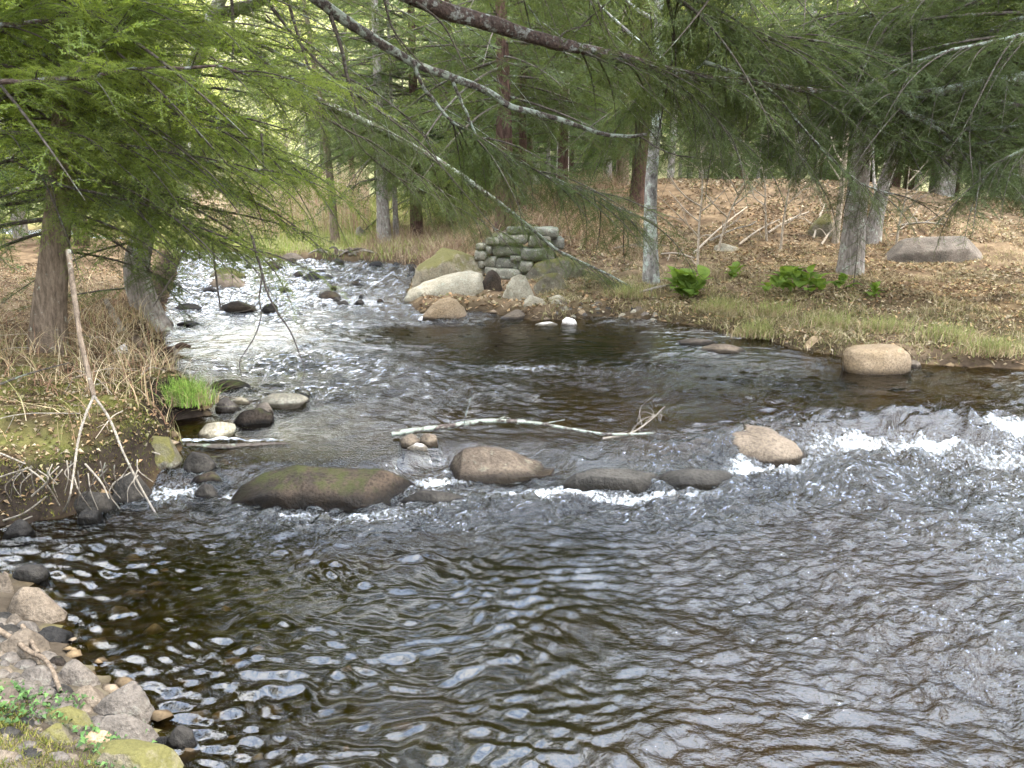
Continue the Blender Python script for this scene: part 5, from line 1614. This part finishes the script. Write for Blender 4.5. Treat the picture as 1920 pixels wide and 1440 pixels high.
# pale bare saplings and fallen poles on the slope
def sapling(px, py, H, label, seed, lean=0.0, nb=7):
    rr = np.random.default_rng(seed)
    b = base_at(px, py)
    t = empty('sapling', b, label, 'sapling')
    P = smooth_path([(0, 0, -0.1), (lean * .2, 0, H * .3), (lean * .5 + .05, 0, H * .65), (lean, 0, H)], 26)
    obj('stem', mesh('stem', *tube(P, np.linspace(0.032, 0.010, 26), 7, rough=0.1), B_PALE), t)
    for k in range(nb):
        i = int(26 * (0.22 + 0.7 * (k + rr.random()) / nb))
        i = min(i, 24)
        a = rr.choice([0, math.pi]) + rr.normal(0, 0.7)
        d = np.array([math.cos(a), math.sin(a), 0.9])
        d /= np.linalg.norm(d)
        ln = H * (0.22 + 0.3 * rr.random())
        q = np.linspace(0, 1, 10)[:, None]
        Q = P[i] + d * q * ln + 0.06 * ln * rr.normal(size=3) * np.sin(q * 4)
        mb = MB()
        mb.add(*tube(Q, 0.015 * (1 - q[:, 0]) + 0.006, 5))
        for j in range(2):
            d2 = d + rr.normal(0, 0.6, 3)
            Q2 = Q[3 + j] + d2 / np.linalg.norm(d2) * np.linspace(0, 1, 5)[:, None] * ln * 0.4
            mb.add(*tube(Q2, np.linspace(0.009, 0.004, 5), 4))
        obj('twig', mb.mesh('twig', B_PALE), t)

sapling(1308, 500, 2.7, 'pale bare sapling nearest the lichened trunk, spreading twigs', 1, -0.1)
sapling(1463, 470, 3.0, 'pale bare sapling in the middle of the leaf covered slope', 2, 0.15)
sapling(1680, 460, 1.9, 'thin bare sapling right of the twisted grey trunk', 3, 0.1, 5)
sapling(1438, 452, 2.4, 'spindly bare sapling left behind the middle one on the slope', 4, -0.5, 7)
sapling(1345, 470, 2.2, 'spindly bare sapling leaning right on the slope', 5, 0.8, 7)
for k, (a, b_, lb) in enumerate([((1300, 478), (1400, 405), 'pale fallen pole slanting up the slope behind the first sapling'), ((1385, 462), (1460, 430), 'thin pale fallen pole below the middle sapling'), ((1440, 440), (1515, 415), 'pale fallen pole beside the dark rock face'),
        ((1525, 450), (1545, 400), 'short pale pole leaning upright left of the broad grey trunk'), ((1690, 425), (1770, 440), 'fallen log lying right of the twisted grey trunk'), ((1240, 480), (1300, 505), 'pale thin stick by the foot of the lichened trunk'), ((1330, 455), (1410, 440), 'grey stick across the litter on the slope'),
        ((1540, 462), (1565, 445), 'pale stick at the left foot of the broad grey trunk'), ((1150, 470), (1210, 482), 'dark stick on the litter between pier and lichened trunk'), ((1180, 560), (1290, 556), 'thin stick along the grassy bank top')]):
    p, q = gp(*a, lift=0.04), gp(*b_, lift=0.25)
    stick(lb, [p, (p + q) / 2 + (0, 0, .06), q], 0.03, 0.015, B_PALE if 'pale' in lb else B_DEAD, seed=50 + k, twigs=3, tl=0.5)
dr = np.random.default_rng(88)
for k in range(12):
    px = 590 + 130 * dr.random()
    py = 474 + 8 * dr.random()
    p = gp(px, py, 0.05)
    d = np.array([dr.normal(), 0.4 * dr.normal(), 0.12 * dr.normal()]) * 0.6
    stick('weathered stick in the driftwood heap at the far bank waterline', [p, p + d * .5 + (0, 0, .1), p + d], 0.05, 0.02, [B_DEAD, B_BROWN, B_TWIG][k % 3], name='driftwood', cat='stick', group='driftwood heap at the far bank', seed=70 + k)

# ------------------------------------------------------------------ bright green leafy plants on the right bank
def leaf_blade(n=9):
    q = np.linspace(0, 1, n)
    wdt = 0.34 * np.sin(q ** 0.8 * math.pi) ** 0.8
    V = []
    for a, w_ in zip(q, wdt):
        z = 0.75 * a - 0.55 * a * a
        x = 0.25 * a + 0.55 * a * a
        for u in (-1, -0.5, 0, 0.5, 1):
            V.append((x - 0.03 * abs(u), u * w_, z + 0.10 * abs(u) * w_ / 0.34 + 0.012 * math.cos(u * 9)))
    i = (np.arange(n - 1)[:, None] * 5 + np.arange(4)[None]).ravel()
    return mesh('leaf', np.array(V), np.stack([i, i + 1, i + 6, i + 5], 1), LF_PLANT)

LEAF = leaf_blade()
def plant(px, py, s, nl_, label, seed, spreadx=0.0):
    rr = np.random.default_rng(seed)
    b = base_at(px, py)
    t = empty('leafy_plant', b, label, 'plant')
    for k in range(nl_):
        o = obj('leaf', LEAF, t)
        a = rr.random() * 6.28
        f = k / nl_
        o.location = (spreadx * rr.normal() + 0.06 * math.cos(a), 0.5 * spreadx * rr.normal(), 0.02 + 0.32 * s * f)
        o.rotation_euler = (0, -0.55 * f + rr.normal(0, 0.12), a)
        k_ = s * (0.30 + 0.2 * rr.random()) * (1 - 0.25 * f)
        o.scale = (k_, k_, k_ * (0.8 + 0.4 * f))

plant(1290, 560, 1.15, 40, 'tall bright green leafy clump nearest the lichened trunk', 1, 0.10)
plant(1376, 524, 0.7, 14, 'small upright bright green plant set back on the bank', 2, 0.03)
plant(1494, 550, 1.0, 46, 'wide bright green leafy clump in the middle of the bank', 3, 0.24)
plant(1580, 545, 0.65, 13, 'small green plant in front of the broad grey trunk', 4, 0.05)
plant(1642, 560, 0.6, 11, 'small pale green plant right of the broad grey trunk', 5, 0.04)

# young drooping hemlock sprig in front of the broad grey trunk
b = base_at(1600, 540)
hs = empty('hemlock_sapling', b, 'dark drooping hemlock seedling in front of the broad grey trunk', 'sapling')
obj('stem', mesh('stem', *tube(np.array([(0, 0, -.1), (0.0, 0, .6), (-.03, 0, 1.1)]), [0.014, .01, .004], 5), B_TWIG), hs)
for k in range(11):
    a = k * 2.4
    put_branch(hs, (0, 0, 0.15 + 0.08 * k), (math.cos(a), math.sin(a), -0.5), 0.16 - 0.006 * k)

# bright grass clump in the left shallows and tussocks on the far pool edge
def grass_clump(px, py, n, h, rx, label, green=0.6, seed=0):
    rr = np.random.default_rng(seed)
    b = base_at(px, py)
    b[2] = max(b[2], float(zw(b[0], b[1]))) + 0.03
    t = empty('grass_clump', b, label, 'grass')
    def bl(nm, m, hh, lean, cols, sd):
        x = rx * np.clip(rr.normal(0, 0.5, m), -1.2, 1.2)
        y = 0.6 * rx * np.clip(rr.normal(0, 0.5, m), -1.2, 1.2)
        blades(nm, x, y, hh, 0.009, cols, lean=lean, seed=sd, parent=t, z=np.zeros(m), kind='stuff', segs=3)
    bl('green_blades', int(n * green), h, 0.5, [(0.17, 0.26, 0.045), (0.24, 0.32, 0.07), (0.12, 0.20, 0.035)] if green > 0.5 else [(0.19, 0.20, 0.06), (0.24, 0.24, 0.085), (0.15, 0.17, 0.05)], seed + 1)
    bl('dry_blades', int(n * (1 - green)), h * 0.75, 1.3, [(0.40, 0.31, 0.18), (0.33, 0.24, 0.13), (0.22, 0.15, 0.08)], seed + 2)

grass_clump(352, 762, 1100, 0.26, 0.26, 'bright green grass clump with dry skirts at the left waterline', 0.6, 1)
for k, (px, py, lb) in enumerate([(1350, 588, 'matted grass tussock over the dark pool edge, left one'), (1445, 594, 'matted grass tussock overhanging the dark bank in the middle'), (1560, 618, 'grass tussock behind the yellowish waterline rock'), (1660, 625, 'grass tussock above the large tan block'),
        (1770, 640, 'straw coloured tussock right of the large tan block'), (1860, 668, 'green tipped tussock at the waterline by the right frame edge'), (1180, 560, 'yellow green tussock at the end of the gravel strip'), (1420, 655 - 20, 'grass tussock hanging over the dark wedge of rock')]):
    grass_clump(px, py, 700, 0.26, 0.42, lb, 0.42, 10 + 3 * k)
